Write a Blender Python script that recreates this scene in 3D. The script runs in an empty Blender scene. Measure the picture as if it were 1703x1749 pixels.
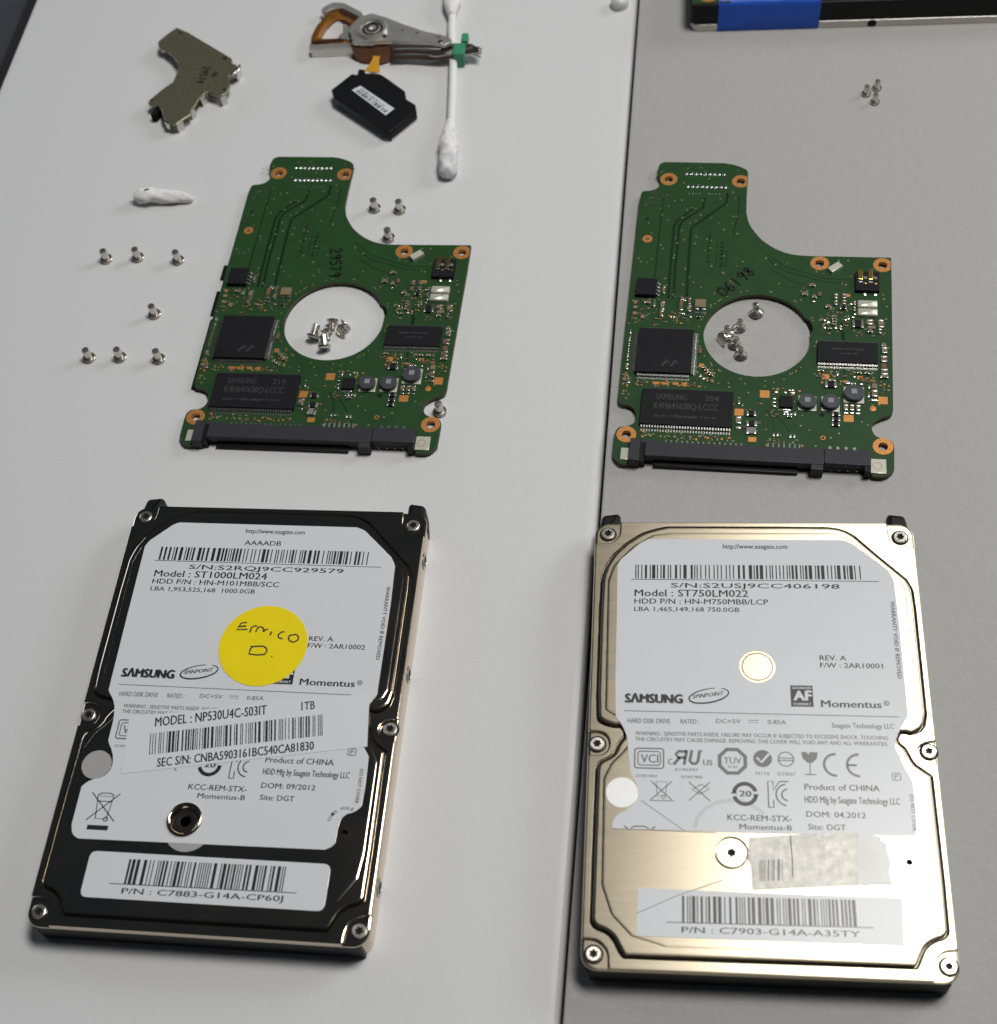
import bpy, bmesh, math, random
from mathutils import Vector, Matrix
# ------------------------------------------------------------------ camera, world, light, exposure
scn = bpy.context.scene
COL = scn.collection
MM = 0.001
cam_data = bpy.data.cameras.new('camera'); cam = bpy.data.objects.new('camera', cam_data); COL.objects.link(cam)
right = Vector((0.99118, 0.09093, -0.09640)); down = Vector((0.02361, -0.83701, -0.54668)); fwd = Vector((-0.13040, 0.53958, -0.83177))
rot = Matrix((right, -down, -fwd)).transposed().to_4x4()
cam.matrix_world = Matrix.Translation(Vector((0.129252, -0.078024, 0.283448))) @ rot
cam_data.sensor_fit = 'VERTICAL'; cam_data.sensor_height = 24.0; cam_data.lens = 24.0 * 2475.6 / 1749.0
cam_data.clip_start = 0.005; cam_data.clip_end = 50.0
cam_data.dof.use_dof = True; cam_data.dof.focus_distance = 0.335; cam_data.dof.aperture_fstop = 16.0
scn.camera = cam
world = bpy.data.worlds.new('World'); scn.world = world; world.use_nodes = True
bg = world.node_tree.nodes['Background']; bg.inputs[0].default_value = (0.62, 0.76, 1.0, 1); bg.inputs[1].default_value = 0.026
def area_light(name, loc, target, sx, sy, watts, color):
    ld = bpy.data.lights.new(name, 'AREA'); ld.shape = 'RECTANGLE'; ld.size = sx; ld.size_y = sy; ld.energy = watts; ld.color = color
    lo = bpy.data.objects.new(name, ld); COL.objects.link(lo); lo.location = loc
    lo.rotation_euler = (Vector(target) - Vector(loc)).to_track_quat('-Z', 'Y').to_euler()
    return lo
area_light('ceiling_panel_lamp', (0.395, 0.295, 1.05), (0.355, 0.25, 0.0), 0.36, 0.28, 8.8, (1.0, 0.98, 0.945))
area_light('window_lamp', (2.00, 1.30, 1.15), (0.1, 0.15, 0.0), 0.9, 0.8, 17.0, (0.93, 0.97, 1.0))
area_light('side_fill_lamp', (-2.0, 1.4, 0.85), (0.1, 0.15, 0.0), 0.9, 0.7, 5.0, (0.80, 0.90, 1.0))  # added cool fill from the left for edges and shadows, no known source
scn.view_settings.view_transform = 'Standard'; scn.view_settings.look = 'None'; scn.view_settings.exposure = 0.0; scn.view_settings.gamma = 1.0
scn.view_settings.use_curve_mapping = False
scn.render.engine = 'CYCLES'
random.seed(7)

# ------------------------------------------------------------------ materials
MATS = {}
def mat(name, color, metal=0.0, rough=0.5, spec=0.5, coat=0.0, coat_rough=0.1, aniso=0.0, var=0.0, var_scale=300.0, bump=0.0, bump_scale=800.0, rvar=0.0, stretch=None, trans=0.0):
    m = bpy.data.materials.new(name); m.use_nodes = True
    nt = m.node_tree; b = nt.nodes['Principled BSDF']
    b.inputs['Base Color'].default_value = (*color, 1); b.inputs['Metallic'].default_value = metal
    b.inputs['Roughness'].default_value = rough; b.inputs['Specular IOR Level'].default_value = spec
    b.inputs['Coat Weight'].default_value = coat; b.inputs['Coat Roughness'].default_value = coat_rough
    b.inputs['Anisotropic'].default_value = aniso
    if trans: b.inputs['Subsurface Weight'].default_value = trans; b.inputs['Subsurface Radius'].default_value = (.002, .002, .002)
    tc = nt.nodes.new('ShaderNodeTexCoord'); src = tc.outputs['Object']
    if stretch:
        mp = nt.nodes.new('ShaderNodeMapping'); mp.inputs['Scale'].default_value = stretch
        nt.links.new(src, mp.inputs['Vector']); src = mp.outputs['Vector']
    def noise(scale, detail=4.0):
        n = nt.nodes.new('ShaderNodeTexNoise'); n.inputs['Scale'].default_value = scale; n.inputs['Detail'].default_value = detail
        nt.links.new(src, n.inputs['Vector']); return n
    if var or rvar:
        n = noise(var_scale)
        if var:
            mr = nt.nodes.new('ShaderNodeMapRange'); mr.inputs['From Min'].default_value = 0.25; mr.inputs['From Max'].default_value = 0.75
            mr.inputs['To Min'].default_value = 1.0 - var; mr.inputs['To Max'].default_value = 1.0 + var
            nt.links.new(n.outputs['Fac'], mr.inputs['Value'])
            mx = nt.nodes.new('ShaderNodeVectorMath'); mx.operation = 'SCALE'; mx.inputs[0].default_value = color
            nt.links.new(mr.outputs['Result'], mx.inputs['Scale']); nt.links.new(mx.outputs['Vector'], b.inputs['Base Color'])
        if rvar:
            mr2 = nt.nodes.new('ShaderNodeMapRange'); mr2.inputs['From Min'].default_value = 0.25; mr2.inputs['From Max'].default_value = 0.75
            mr2.inputs['To Min'].default_value = max(0.02, rough - rvar); mr2.inputs['To Max'].default_value = rough + rvar
            nt.links.new(n.outputs['Fac'], mr2.inputs['Value']); nt.links.new(mr2.outputs['Result'], b.inputs['Roughness'])
    if bump:
        n2 = noise(bump_scale, 5.0); bp = nt.nodes.new('ShaderNodeBump'); bp.inputs['Strength'].default_value = 1.0; bp.inputs['Distance'].default_value = bump * MM
        nt.links.new(n2.outputs['Fac'], bp.inputs['Height']); nt.links.new(bp.outputs['Normal'], b.inputs['Normal'])
    if aniso:                                             # brushing runs along x, so highlights spread along y
        cv = nt.nodes.new('ShaderNodeCombineXYZ'); cv.inputs[1].default_value = 1.0; nt.links.new(cv.outputs[0], b.inputs['Tangent'])
    MATS[name] = m
    return m
mat('white_laminate', (0.645, 0.648, 0.652), rough=0.42, spec=0.35, var=0.045, var_scale=1500, bump=0.012, bump_scale=900)
mat('grey_laminate', (0.405, 0.398, 0.382), rough=0.58, spec=0.25, var=0.05, var_scale=1300, bump=0.20, bump_scale=340)
mat('black_edge', (0.020, 0.018, 0.022), rough=0.5, spec=0.3, var=0.1)
mat('dark_slate', (0.045, 0.050, 0.058), rough=0.6, spec=0.3, var=0.12, var_scale=150)
mat('polished_steel', (0.64, 0.55, 0.44), metal=1.0, rough=0.12, rvar=0.03, var_scale=90, bump=0.0015, bump_scale=120)
mat('brushed_nickel', (0.66, 0.58, 0.435), metal=1.0, rough=0.35, aniso=0.74, rvar=0.03, var=0.05, var_scale=120, stretch=(1, 30, 30))
mat('cast_aluminium', (0.55, 0.53, 0.50), metal=1.0, rough=0.32, rvar=0.08, var_scale=500)
mat('dark_casting', (0.16, 0.145, 0.12), metal=1.0, rough=0.42, rvar=0.08, var_scale=500)
mat('black_plastic', (0.008, 0.008, 0.009), rough=0.45, spec=0.22, var=0.12)
mat('slate_plastic', (0.036, 0.036, 0.043), rough=0.5, spec=0.25, var=0.10, var_scale=350)
mat('steel', (0.66, 0.635, 0.60), metal=1.0, rough=0.20, rvar=0.05)
mat('screw_steel', (0.66, 0.62, 0.56), metal=0.95, rough=0.30, rvar=0.05)
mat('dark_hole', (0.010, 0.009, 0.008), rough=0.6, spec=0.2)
mat('label_paper', (0.655, 0.665, 0.685), rough=0.36, spec=0.35, coat=0.20, coat_rough=0.22, var=0.012, var_scale=120)
mat('label_ink', (0.022, 0.021, 0.022), rough=0.38, spec=0.35, coat=0.20, coat_rough=0.22)
mat('label_grey_ink', (0.14, 0.14, 0.145), rough=0.38, spec=0.35, coat=0.20, coat_rough=0.22)
mat('film_sticker', (0.685, 0.695, 0.72), rough=0.30, spec=0.4, coat=0.25, coat_rough=0.18, bump=0.02, bump_scale=90)
mat('crease_mark', (0.53, 0.54, 0.56), rough=0.3, spec=0.4, coat=0.2, coat_rough=0.2)
mat('yellow_paper', (0.84, 0.665, 0.001), rough=0.62, spec=0.25, var=0.03, var_scale=200)
mat('pen_ink', (0.045, 0.038, 0.02), rough=0.5)
mat('marker_ink', (0.006, 0.009, 0.006), rough=0.35)
mat('grey_seal', (0.36, 0.355, 0.35), rough=0.42, spec=0.4, var=0.03)
mat('white_seal', (0.93, 0.93, 0.92), rough=0.3, spec=0.6, coat=1.0, coat_rough=0.3)
mat('foil_tape', (0.37, 0.362, 0.335), metal=0.6, rough=0.48, var=0.2, var_scale=700, bump=0.05, bump_scale=700)
mat('foil_plain', (0.44, 0.44, 0.43), metal=0.5, rough=0.5, var=0.06, var_scale=200, bump=0.015, bump_scale=200)
mat('solder_mask', (0.021, 0.062, 0.020), rough=0.40, spec=0.25, var=0.10, var_scale=220)
mat('mask_trace', (0.005, 0.026, 0.007), rough=0.36, spec=0.4)
mat('board_core', (0.075, 0.070, 0.028), rough=0.7)
mat('copper_pad', (0.62, 0.27, 0.075), metal=0.55, rough=0.45, var=0.10, var_scale=900)
mat('via_metal', (0.30, 0.25, 0.11), metal=0.4, rough=0.5)
mat('solder', (0.82, 0.82, 0.78), metal=1.0, rough=0.26)
mat('chip_epoxy', (0.012, 0.011, 0.013), rough=0.55, spec=0.16, var=0.08, bump=0.004, bump_scale=3000)
mat('chip_mark', (0.040, 0.040, 0.040), rough=0.6, spec=0.3)
mat('ceramic_tan', (0.22, 0.165, 0.095), rough=0.5, var=0.15)
mat('ceramic_brown', (0.17, 0.09, 0.045), rough=0.5, var=0.15)
mat('ceramic_grey', (0.20, 0.20, 0.20), rough=0.5)
mat('ferrite', (0.052, 0.054, 0.064), rough=0.42, spec=0.5, var=0.12, var_scale=400)
mat('ferrite_mark', (0.24, 0.25, 0.28), rough=0.5)
mat('gold_plate', (0.80, 0.62, 0.20), metal=1.0, rough=0.25)
mat('insulator_foam', (0.008, 0.008, 0.008), rough=0.8, spec=0.1)
mat('crystal_can', (0.62, 0.61, 0.51), metal=0.25, rough=0.32)
mat('yoke_steel', (0.27, 0.25, 0.17), metal=0.75, rough=0.38, rvar=0.06, var=0.06, var_scale=900)
mat('arm_aluminium', (0.66, 0.65, 0.60), metal=0.75, rough=0.33, rvar=0.06, var_scale=300)
mat('coil_copper', (0.48, 0.20, 0.03), metal=0.7, rough=0.35, var=0.15, var_scale=900)
mat('coil_cover', (0.045, 0.018, 0.008), rough=0.4)
mat('flex_film', (0.13, 0.060, 0.034), rough=0.3, spec=0.5, var=0.2, var_scale=300)
mat('flex_amber', (0.62, 0.31, 0.025), rough=0.35, spec=0.5)
mat('green_plastic', (0.045, 0.27, 0.14), rough=0.4, spec=0.5)
mat('suspension_steel', (0.42, 0.41, 0.38), metal=1.0, rough=0.28)
mat('cotton', (0.80, 0.79, 0.77), rough=0.95, spec=0.1, bump=0.25, bump_scale=500, trans=0.3)
mat('swab_stick', (0.80, 0.80, 0.79), rough=0.5, spec=0.4, trans=0.25)
mat('cotton_soiled', (0.68, 0.68, 0.69), rough=0.95, spec=0.1, bump=0.3, bump_scale=600, var=0.35, var_scale=500)
mat('cotton_spot', (0.055, 0.050, 0.045), rough=0.9)
mat('blue_tape', (0.018, 0.105, 0.58), rough=0.45, spec=0.4, var=0.08, var_scale=120, bump=0.05, bump_scale=260)
mat('white_plastic', (0.62, 0.62, 0.60), rough=0.35, spec=0.5)

# ------------------------------------------------------------------ geometry helpers (all lengths in millimetres)
def rrect(x0, y0, x1, y1, r, n=6):
    p = []
    for cx, cy, a0 in ((x1 - r, y0 + r, -90), (x1 - r, y1 - r, 0), (x0 + r, y1 - r, 90), (x0 + r, y0 + r, 180)):
        for i in range(n + 1):
            a = math.radians(a0 + 90 * i / n); p.append((cx + r * math.cos(a), cy + r * math.sin(a)))
    return p
def circle(cx, cy, r, n=32, ry=None, rot=0.0):
    ry = r if ry is None else ry; c, s = math.cos(rot), math.sin(rot); o = []
    for i in range(n):
        a = 2 * math.pi * i / n; x, y = r * math.cos(a), ry * math.sin(a); o.append((cx + c * x - s * y, cy + s * x + c * y))
    return o
def chaikin(p, it=1, q=0.25):
    for _ in range(it):
        o = []
        for i in range(len(p)):
            a, b = p[i], p[(i + 1) % len(p)]
            o.append((a[0] * (1 - q) + b[0] * q, a[1] * (1 - q) + b[1] * q)); o.append((a[0] * q + b[0] * (1 - q), a[1] * q + b[1] * (1 - q)))
        p = o
    return p
def sarea(p): return sum(p[i][0] * p[(i + 1) % len(p)][1] - p[(i + 1) % len(p)][0] * p[i][1] for i in range(len(p))) / 2
def ccw(p): return list(p) if sarea(p) > 0 else list(p)[::-1]
def inset(p, d):
    n = len(p); o = []
    for i in range(n):
        a, b, c = Vector(p[i - 1]), Vector(p[i]), Vector(p[(i + 1) % n])
        e1 = (b - a).normalized() if (b - a).length > 1e-9 else Vector((0, 0)); e2 = (c - b).normalized() if (c - b).length > 1e-9 else Vector((0, 0))
        n1 = Vector((-e1.y, e1.x)); n2 = Vector((-e2.y, e2.x)); m = n1 + n2
        k = m.length_squared
        m = m * (2.0 / k) if k > 0.7 else m.normalized() * 1.5 if k > 1e-9 else n1
        o.append((b.x + m.x * d, b.y + m.y * d))
    return o
def star(cx, cy, ro, ri, n=6, a0=0.0):
    o = []
    for i in range(n * 4):
        a = a0 + 2 * math.pi * i / (n * 4); r = ro if i % 4 == 0 else (ri if i % 4 == 2 else (ro + ri) / 2); o.append((cx + r * math.cos(a), cy + r * math.sin(a)))
    return o

class G:
    """collects geometry in millimetres, one material slot per key"""
    def __init__(s): s.bm = bmesh.new(); s.keys = []
    def mi(s, k):
        if k not in s.keys: s.keys.append(k)
        return s.keys.index(k)
    def face(s, pts, k):
        f = s.bm.faces.new([s.bm.verts.new((p[0] * MM, p[1] * MM, p[2] * MM)) for p in pts]); f.material_index = s.mi(k); return f
    def loft(s, rings, k, closed=True, cap0=None, cap1=None):
        i = s.mi(k); R = [[s.bm.verts.new((p[0] * MM, p[1] * MM, p[2] * MM)) for p in r] for r in rings]
        for a, b in zip(R[:-1], R[1:]):
            n = len(a)
            for j in range(n if closed else n - 1):
                f = s.bm.faces.new((a[j], a[(j + 1) % n], b[(j + 1) % n], b[j])); f.material_index = i
        if cap0: f = s.bm.faces.new(R[0][::-1]); f.material_index = s.mi(cap0)
        if cap1: f = s.bm.faces.new(R[-1]); f.material_index = s.mi(cap1)
        return R
    def prism(s, out, z0, z1, k, bev=0.0, holes=(), side=None, bottom=False, prof=None):
        out = ccw(out); side = side or k
        prof = prof or ([(0, z0), (0, z1)] if bev <= 0 else [(0, z0), (0, z1 - bev), (bev * .3, z1 - bev * .3), (bev, z1), (bev * 1.12, z1)])
        rings = [[(x, y, z) for x, y in (inset(out, d) if d else out)] for d, z in prof]
        R = s.loft(rings, side, cap0=side if bottom else None)
        top = R[-1]
        if not holes:
            f = s.bm.faces.new(top); f.material_index = s.mi(k); return
        edges = []
        def loop_edges(v):
            for a, b in zip(v, v[1:] + v[:1]):
                e = s.bm.edges.get((a, b)) or s.bm.edges.new((a, b)); edges.append(e)
        loop_edges(top); zt = prof[-1][1]
        for h in holes:
            h = ccw(h)[::-1]
            r = s.loft([[(x, y, z0) for x, y in h], [(x, y, zt) for x, y in h]], side); loop_edges(r[-1])
        res = bmesh.ops.triangle_fill(s.bm, use_beauty=True, use_dissolve=False, edges=edges, normal=(0, 0, 1))
        for f in res['geom']:
            if isinstance(f, bmesh.types.BMFace):
                f.material_index = s.mi(k)
                if f.normal.z < 0: f.normal_flip()
    def box(s, x0, y0, z0, x1, y1, z1, k, bev=0.0):
        s.prism([(x0, y0), (x1, y0), (x1, y1), (x0, y1)], z0, z1, k, bev, bottom=True)
    def obox(s, cx, cy, w, h, ang, z0, z1, k, bev=0.0):
        c, sn = math.cos(ang), math.sin(ang)
        s.prism([(cx + c * x - sn * y, cy + sn * x + c * y) for x, y in ((-w / 2, -h / 2), (w / 2, -h / 2), (w / 2, h / 2), (-w / 2, h / 2))], z0, z1, k, bev, bottom=True)
    def lathe(s, prof, k, cx=0, cy=0, n=24, mtx=None, caps=True):
        rings = []
        for r, z in prof:
            ring = [Vector((r * math.cos(2 * math.pi * j / n), r * math.sin(2 * math.pi * j / n), z)) for j in range(n)]
            if mtx: ring = [mtx @ v for v in ring]
            rings.append([(v.x + cx, v.y + cy, v.z) for v in ring])
        s.loft(rings, k, cap0=k if caps and prof[0][0] > 1e-6 else None, cap1=k if caps and prof[-1][0] > 1e-6 else None)
    def tube(s, path, r, k, n=10, cap=True):
        P = [Vector(p) for p in path]; rr = r if isinstance(r, (list, tuple)) else [r] * len(P); rings = []
        for i, p in enumerate(P):
            t = (P[min(i + 1, len(P) - 1)] - P[max(i - 1, 0)]).normalized()
            u = t.cross(Vector((0, 0, 1))); u = u.normalized() if u.length > 1e-4 else Vector((1, 0, 0)); v = u.cross(t)
            rings.append([tuple(p + (u * math.cos(2 * math.pi * j / n) + v * math.sin(2 * math.pi * j / n)) * rr[i]) for j in range(n)])
        s.loft(rings, k, cap0=k if cap else None, cap1=k if cap else None)
    def ribbon(s, path, w, z, k, closed=False):
        P = [Vector((p[0], p[1])) for p in path]; n = len(P); L = []; Rr = []
        for i, p in enumerate(P):
            a = P[i - 1] if (i > 0 or closed) else p; b = P[(i + 1) % n] if (i < n - 1 or closed) else p
            t = (b - a); t = t.normalized() if t.length > 1e-9 else Vector((1, 0)); q = Vector((-t.y, t.x)) * w / 2
            L.append(p + q); Rr.append(p - q)
        for i in range(n if closed else n - 1):
            j = (i + 1) % n; s.face([(Rr[i].x, Rr[i].y, z), (Rr[j].x, Rr[j].y, z), (L[j].x, L[j].y, z), (L[i].x, L[i].y, z)], k)
    def flat(s, out, z, k): s.face([(x, y, z) for x, y in ccw(out)], k)
    def ring(s, cx, cy, r0, r1, z, k, a0=0, a1=360, n=36):
        full = abs(a1 - a0) >= 360; m = n if full else max(4, int(n * abs(a1 - a0) / 360))
        pts = [math.radians(a0 + (a1 - a0) * i / m) for i in range(m + (0 if full else 1))]
        for i in range(m):
            a, b = pts[i], pts[(i + 1) % len(pts)]
            s.face([(cx + r0 * math.cos(a), cy + r0 * math.sin(a), z), (cx + r1 * math.cos(a), cy + r1 * math.sin(a), z), (cx + r1 * math.cos(b), cy + r1 * math.sin(b), z), (cx + r0 * math.cos(b), cy + r0 * math.sin(b), z)], k)
    def text(s, body, p0, p1, cap, z, k, bold=0.0, shear=0.0):
        """flat lettering from baseline point p0 to p1 with the given capital height"""
        vs, fs, x0, x1, ch = glyphs(body, 0.0, shear)
        if bold >= 0.0:
            bold = max(bold, .010); o = Vector(p1) - Vector(p0); o = o.normalized() * (cap * min(bold, .05) * 4.0); d2 = Vector((-o.y, o.x)) * .5
            s.text(body, Vector(p0) + o, Vector(p1) + o, cap, z + .004, k, -1.0, shear)
            if bold > .03: s.text(body, Vector(p0) + o * .5 + d2, Vector(p1) + o * .5 + d2, cap, z + .002, k, -1.0, shear)
        p0 = Vector(p0); p1 = Vector(p1); d = p1 - p0; L = d.length; u = d / L; w = Vector((-u.y, u.x))
        sx = L / (x1 - x0); sy = cap / ch; i = s.mi(k); V = []
        for x, y in vs:
            q = p0 + u * ((x - x0) * sx) + w * (y * sy); V.append(s.bm.verts.new((q.x * MM, q.y * MM, z * MM)))
        for f in fs:
            try:
                nf = s.bm.faces.new([V[j] for j in f]); nf.material_index = i
                nf.normal_update()
                if nf.normal.z < 0: nf.normal_flip()
            except ValueError: pass
    def bars(s, p00, p10, p01, k, z, n, seed, thick=0.55):
        """bar code between the foot p00-p10, height vector p01-p00"""
        rnd = random.Random(seed); ws = []
        for _ in range(n): ws.append((rnd.choice((1, 1, 1, 2, 2, 3)), rnd.choice((1, 1, 1, 2, 2, 3))))
        tot = sum(a + b for a, b in ws) - ws[-1][1]; p0 = Vector(p00); d = (Vector(p10) - p0) / tot; h = Vector(p01) - p0; x = 0
        for a, b in ws:
            q0 = p0 + d * x; q1 = p0 + d * (x + a * (0.75 + thick * 0.3)); s.face([(q0.x, q0.y, z), (q1.x, q1.y, z), (q1.x + h.x, q1.y + h.y, z), (q0.x + h.x, q0.y + h.y, z)], k); x += a + b
    def build(s, name, parent=None, angle=35, **props):
        me = bpy.data.meshes.new(name); s.bm.normal_update(); s.bm.to_mesh(me); s.bm.free()
        for k in s.keys: me.materials.append(MATS[k])
        if angle:
            me.polygons.foreach_set('use_smooth', [True] * len(me.polygons)); me.set_sharp_from_angle(angle=math.radians(angle))
        return link(name, me, parent, **props)
def link(name, data, parent=None, **props):
    o = bpy.data.objects.new(name, data); COL.objects.link(o); o.parent = parent
    for k, v in props.items(): o[k] = v
    return o
def thing(name, label, cat, loc=(0, 0, 0), rotz=0.0, group=None):
    o = link(name, None, None, label=label, category=cat); o.empty_display_size = 0.01
    o.location = (loc[0] * MM, loc[1] * MM, loc[2] * MM); o.rotation_euler = (0, 0, rotz)
    if group: o['group'] = group
    return o
GC = {}
def glyphs(body, bold, shear):
    key = (body, bold, shear)
    if key in GC: return GC[key]
    def mesh_of(t):
        cu = bpy.data.curves.new('lettering', 'FONT'); cu.body = t; cu.size = 1.0; cu.offset = bold; cu.shear = shear; cu.resolution_u = 2; cu.fill_mode = 'FRONT'
        ob = bpy.data.objects.new('lettering', cu); COL.objects.link(ob)
        dg = bpy.context.evaluated_depsgraph_get(); me = bpy.data.meshes.new_from_object(ob.evaluated_get(dg))
        r = ([(v.co.x, v.co.y) for v in me.vertices], [tuple(p.vertices) for p in me.polygons])
        bpy.data.objects.remove(ob); bpy.data.curves.remove(cu); bpy.data.meshes.remove(me); return r
    if 'H' not in GC: GC['H'] = max(y for x, y in mesh_of('H')[0])
    vs, fs = mesh_of(body)
    GC[key] = (vs, fs, min(x for x, y in vs), max(x for x, y in vs), GC['H']); return GC[key]
# hand-drawn strokes for digits on a unit cell
STROKES = {'0': [[(.5, 1), (.15, .8), (.1, .3), (.4, 0), (.75, .2), (.85, .7), (.5, 1)]], '6': [[(.7, 1), (.3, .7), (.1, .3), (.35, 0), (.7, .1), (.75, .4), (.45, .5), (.15, .3)]],
           '1': [[(.5, 1), (.45, 0)]], '9': [[(.8, .8), (.5, 1), (.2, .75), (.4, .5), (.75, .6), (.8, .85), (.7, .3), (.5, 0)]], '8': [[(.75, .8), (.45, 1), (.2, .8), (.45, .55), (.75, .3), (.5, 0), (.15, .2), (.4, .5), (.75, .8)]],
           '2': [[(.15, .8), (.4, 1), (.75, .8), (.5, .4), (.1, 0), (.85, .05)]], '5': [[(.8, 1), (.3, .95), (.2, .55), (.6, .6), (.8, .3), (.5, 0), (.15, .1)]], '7': [[(.1, .95), (.8, 1), (.5, .5), (.35, 0)]]}
def scribble(g, txt, p0, ang, size, w, z, k, adv=0.95):
    c, s = math.cos(ang), math.sin(ang)
    for i, ch in enumerate(txt):
        for st in STROKES[ch]:
            pts = []
            for x, y in st:
                x = (x + i * adv) * size * .72; y = y * size; pts.append((p0[0] + c * x - s * y, p0[1] + s * x + c * y))
            g.ribbon(pts, w, z, k)

# ------------------------------------------------------------------ the setting: two desktops side by side, a darker one beyond
def seam(y): return 107.05 + (y - 0.0) * 0.0102
g = G()
g.prism([(-84.6, -140), (seam(-140), -140), (seam(440), 440), (-83.2, 440)], -25, 0, 'white_laminate', prof=[(0, -25), (0, -2.2), (.12, -1.4), (.45, -.7), (1.0, -.22), (1.8, -.03), (2.6, 0)], bottom=True)
white_top = g.build('white_desktop', None, 25, kind='structure', label='white laminate desktop with a rounded edge', )
g = G(); g.prism([(-88.2, -140), (-84.65, -140), (-83.25, 440), (-86.8, 440)], -25, -1.2, 'black_edge', bev=0.8, bottom=True); g.build('edge_strip', white_top)
g = G(); g.prism([(seam(-140) + 0.75, -140), (340, -140), (340, 440), (seam(440) + 0.75, 440)], -25, -0.15, 'grey_laminate', prof=[(0, -25), (0, -.7), (.1, -.4), (.35, -.22), (.7, -.15)], bottom=True)
g.build('grey_desktop', None, 25, kind='structure')
g = G(); g.prism([(-330, -140), (-89, -140), (-87.5, 440), (-330, 440)], -25, -3.0, 'dark_slate', bev=0.6, bottom=True); g.build('dark_desktop', None, kind='structure')
g = G(); g.box(-330, -140, -26.6, 340, 440, -25.2, 'black_edge'); g.build('underlay', None, kind='structure')

# ------------------------------------------------------------------ hard drives
PAN = [(41.8, 98.14), (16.1, 98.12), (12.8, 97.3), (10.2, 96.1), (7.2, 93.8), (4.6, 91), (2.9, 87.8), (2.1, 84.8), (1.9, 76), (1.87, 57), (2.1, 51.6), (2.8, 50.7), (5.2, 49.9), (6.9, 50), (7.8, 48.7), (7.9, 47.5), (6.9, 46.3), (6.2, 45.1), (6, 44.2), (5.05, 42.8), (2.7, 41.6), (2.2, 40.3), (2.05, 23), (2, 9.2), (2.7, 8), (4.9, 7.3), (6.5, 5.8), (7.4, 3.9), (8.2, 2.7),
       (61.9, 2.7), (62.8, 4.7), (63.8, 6.6), (65.6, 7.8), (67.3, 8.3), (68, 9.2), (68.1, 19), (67.9, 40.2), (66.5, 41.2), (64.7, 42.6), (63.8, 44.7), (63.2, 46.1), (62.2, 46.9), (61.8, 48.2), (62.6, 49.7), (63.8, 49.8), (65, 49.4), (67.3, 50.6), (68, 53.5), (68, 65), (68, 78.4), (67.8, 82.7), (66.9, 85), (64.4, 87.6), (60.5, 91.7), (56.5, 96.1), (54.3, 97.5), (51.5, 98.05)]
FLANGE = [(5.2, .1), (65, .1), (65.1, 2.5), (65.6, 4.3), (67.3, 5.8), (69.75, 6), (69.75, 43.1), (67.7, 43.2), (66.4, 44), (65.8, 45.3), (66.3, 46.7), (67.8, 47.7), (69.75, 47.9), (69.75, 93.6), (65.8, 93.8), (64.7, 95), (64.3, 97), (64.3, 99.9), (5.6, 99.9), (5.6, 97), (5.1, 95.7), (3.9, 94.5), (.1, 94.2), (.1, 48.6), (2.5, 48.65), (4.1, 47.6), (4.5, 45.7), (3.8, 44), (2.3, 43.4), (.1, 43.5), (.1, 5.7), (2.4, 5.75), (4, 4.9), (5.15, 3.3)]
PAN2 = [(17, 96.6), (52, 96.6), (55.6, 95.2), (66, 84.4), (66.7, 82), (66.7, 54), (65.6, 51.6), (63, 51.4), (60.6, 49.6), (60.4, 46.6), (62.4, 44), (65.2, 41), (66.7, 38), (66.8, 18), (66.2, 13), (63, 8.2), (58, 5.4), (52, 4.4), (16, 4.4), (9.5, 6.2), (5.6, 10.2), (3.6, 16), (3.4, 38), (5, 41.5), (7.4, 44), (8.9, 46.5), (8.6, 50), (6.4, 51.2), (3.4, 53), (3.2, 84), (4.4, 88), (8.6, 93), (13, 96)]
def dense(p, step=1.2):
    o = []
    for i in range(len(p)):
        a, b = Vector(p[i]), Vector(p[(i + 1) % len(p)]); n = max(1, int((b - a).length / step))
        o.append(tuple(a))
        if n > 2: o.append(tuple(a.lerp(b, .5 / n * 1.2))); o.append(tuple(a.lerp(b, 1 - .6 / n)))
    return o
ZT = 9.27
SCREW_AT = [(2.95, 97), (66.8, 96.4), (1.95, 46), (68.2, 45.8), (2.45, 3), (67.8, 3.1)]
def cover_screw_mesh():
    g = G(); g.prism(circle(0, 0, 1.5, 28), 0, .62, 'screw_steel', bev=.2, holes=[star(0, 0, .92, .6)])
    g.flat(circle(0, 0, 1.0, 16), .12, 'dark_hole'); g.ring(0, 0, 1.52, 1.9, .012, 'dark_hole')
    o = g.build('screw', None, 18); me = o.data; bpy.data.objects.remove(o); return me
COVER_SCREW = cover_screw_mesh()
UPPER_LABEL = [(11.9, 94.8), (54.2, 94.7), (56.1, 93.9), (63.2, 87), (64.3, 84.9), (64.6, 75), (64.6, 53), (63, 50.2), (61.7, 48), (61.5, 45.9), (62.95, 41.6)]
LEFT_TAIL = [(64.8, 39), (65, 33), (64.9, 28), (63.7, 26.7), (61.6, 26), (60.7, 24.1), (60.7, 20.7), (60.4, 19.4), (58.8, 18.5), (7.15, 18), (5.7, 18.9), (5.1, 20.8), (5.1, 29.3), (6.7, 30.8), (9.15, 31.4), (10.4, 33), (10.6, 34.6), (10, 37), (8.3, 39.6), (8.3, 44.4), (7.9, 47.4), (7, 49.4), (5.5, 51.3), (5.4, 60), (5.3, 70), (5.2, 88.1), (5.9, 89.6), (10.6, 94.1)]
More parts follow.
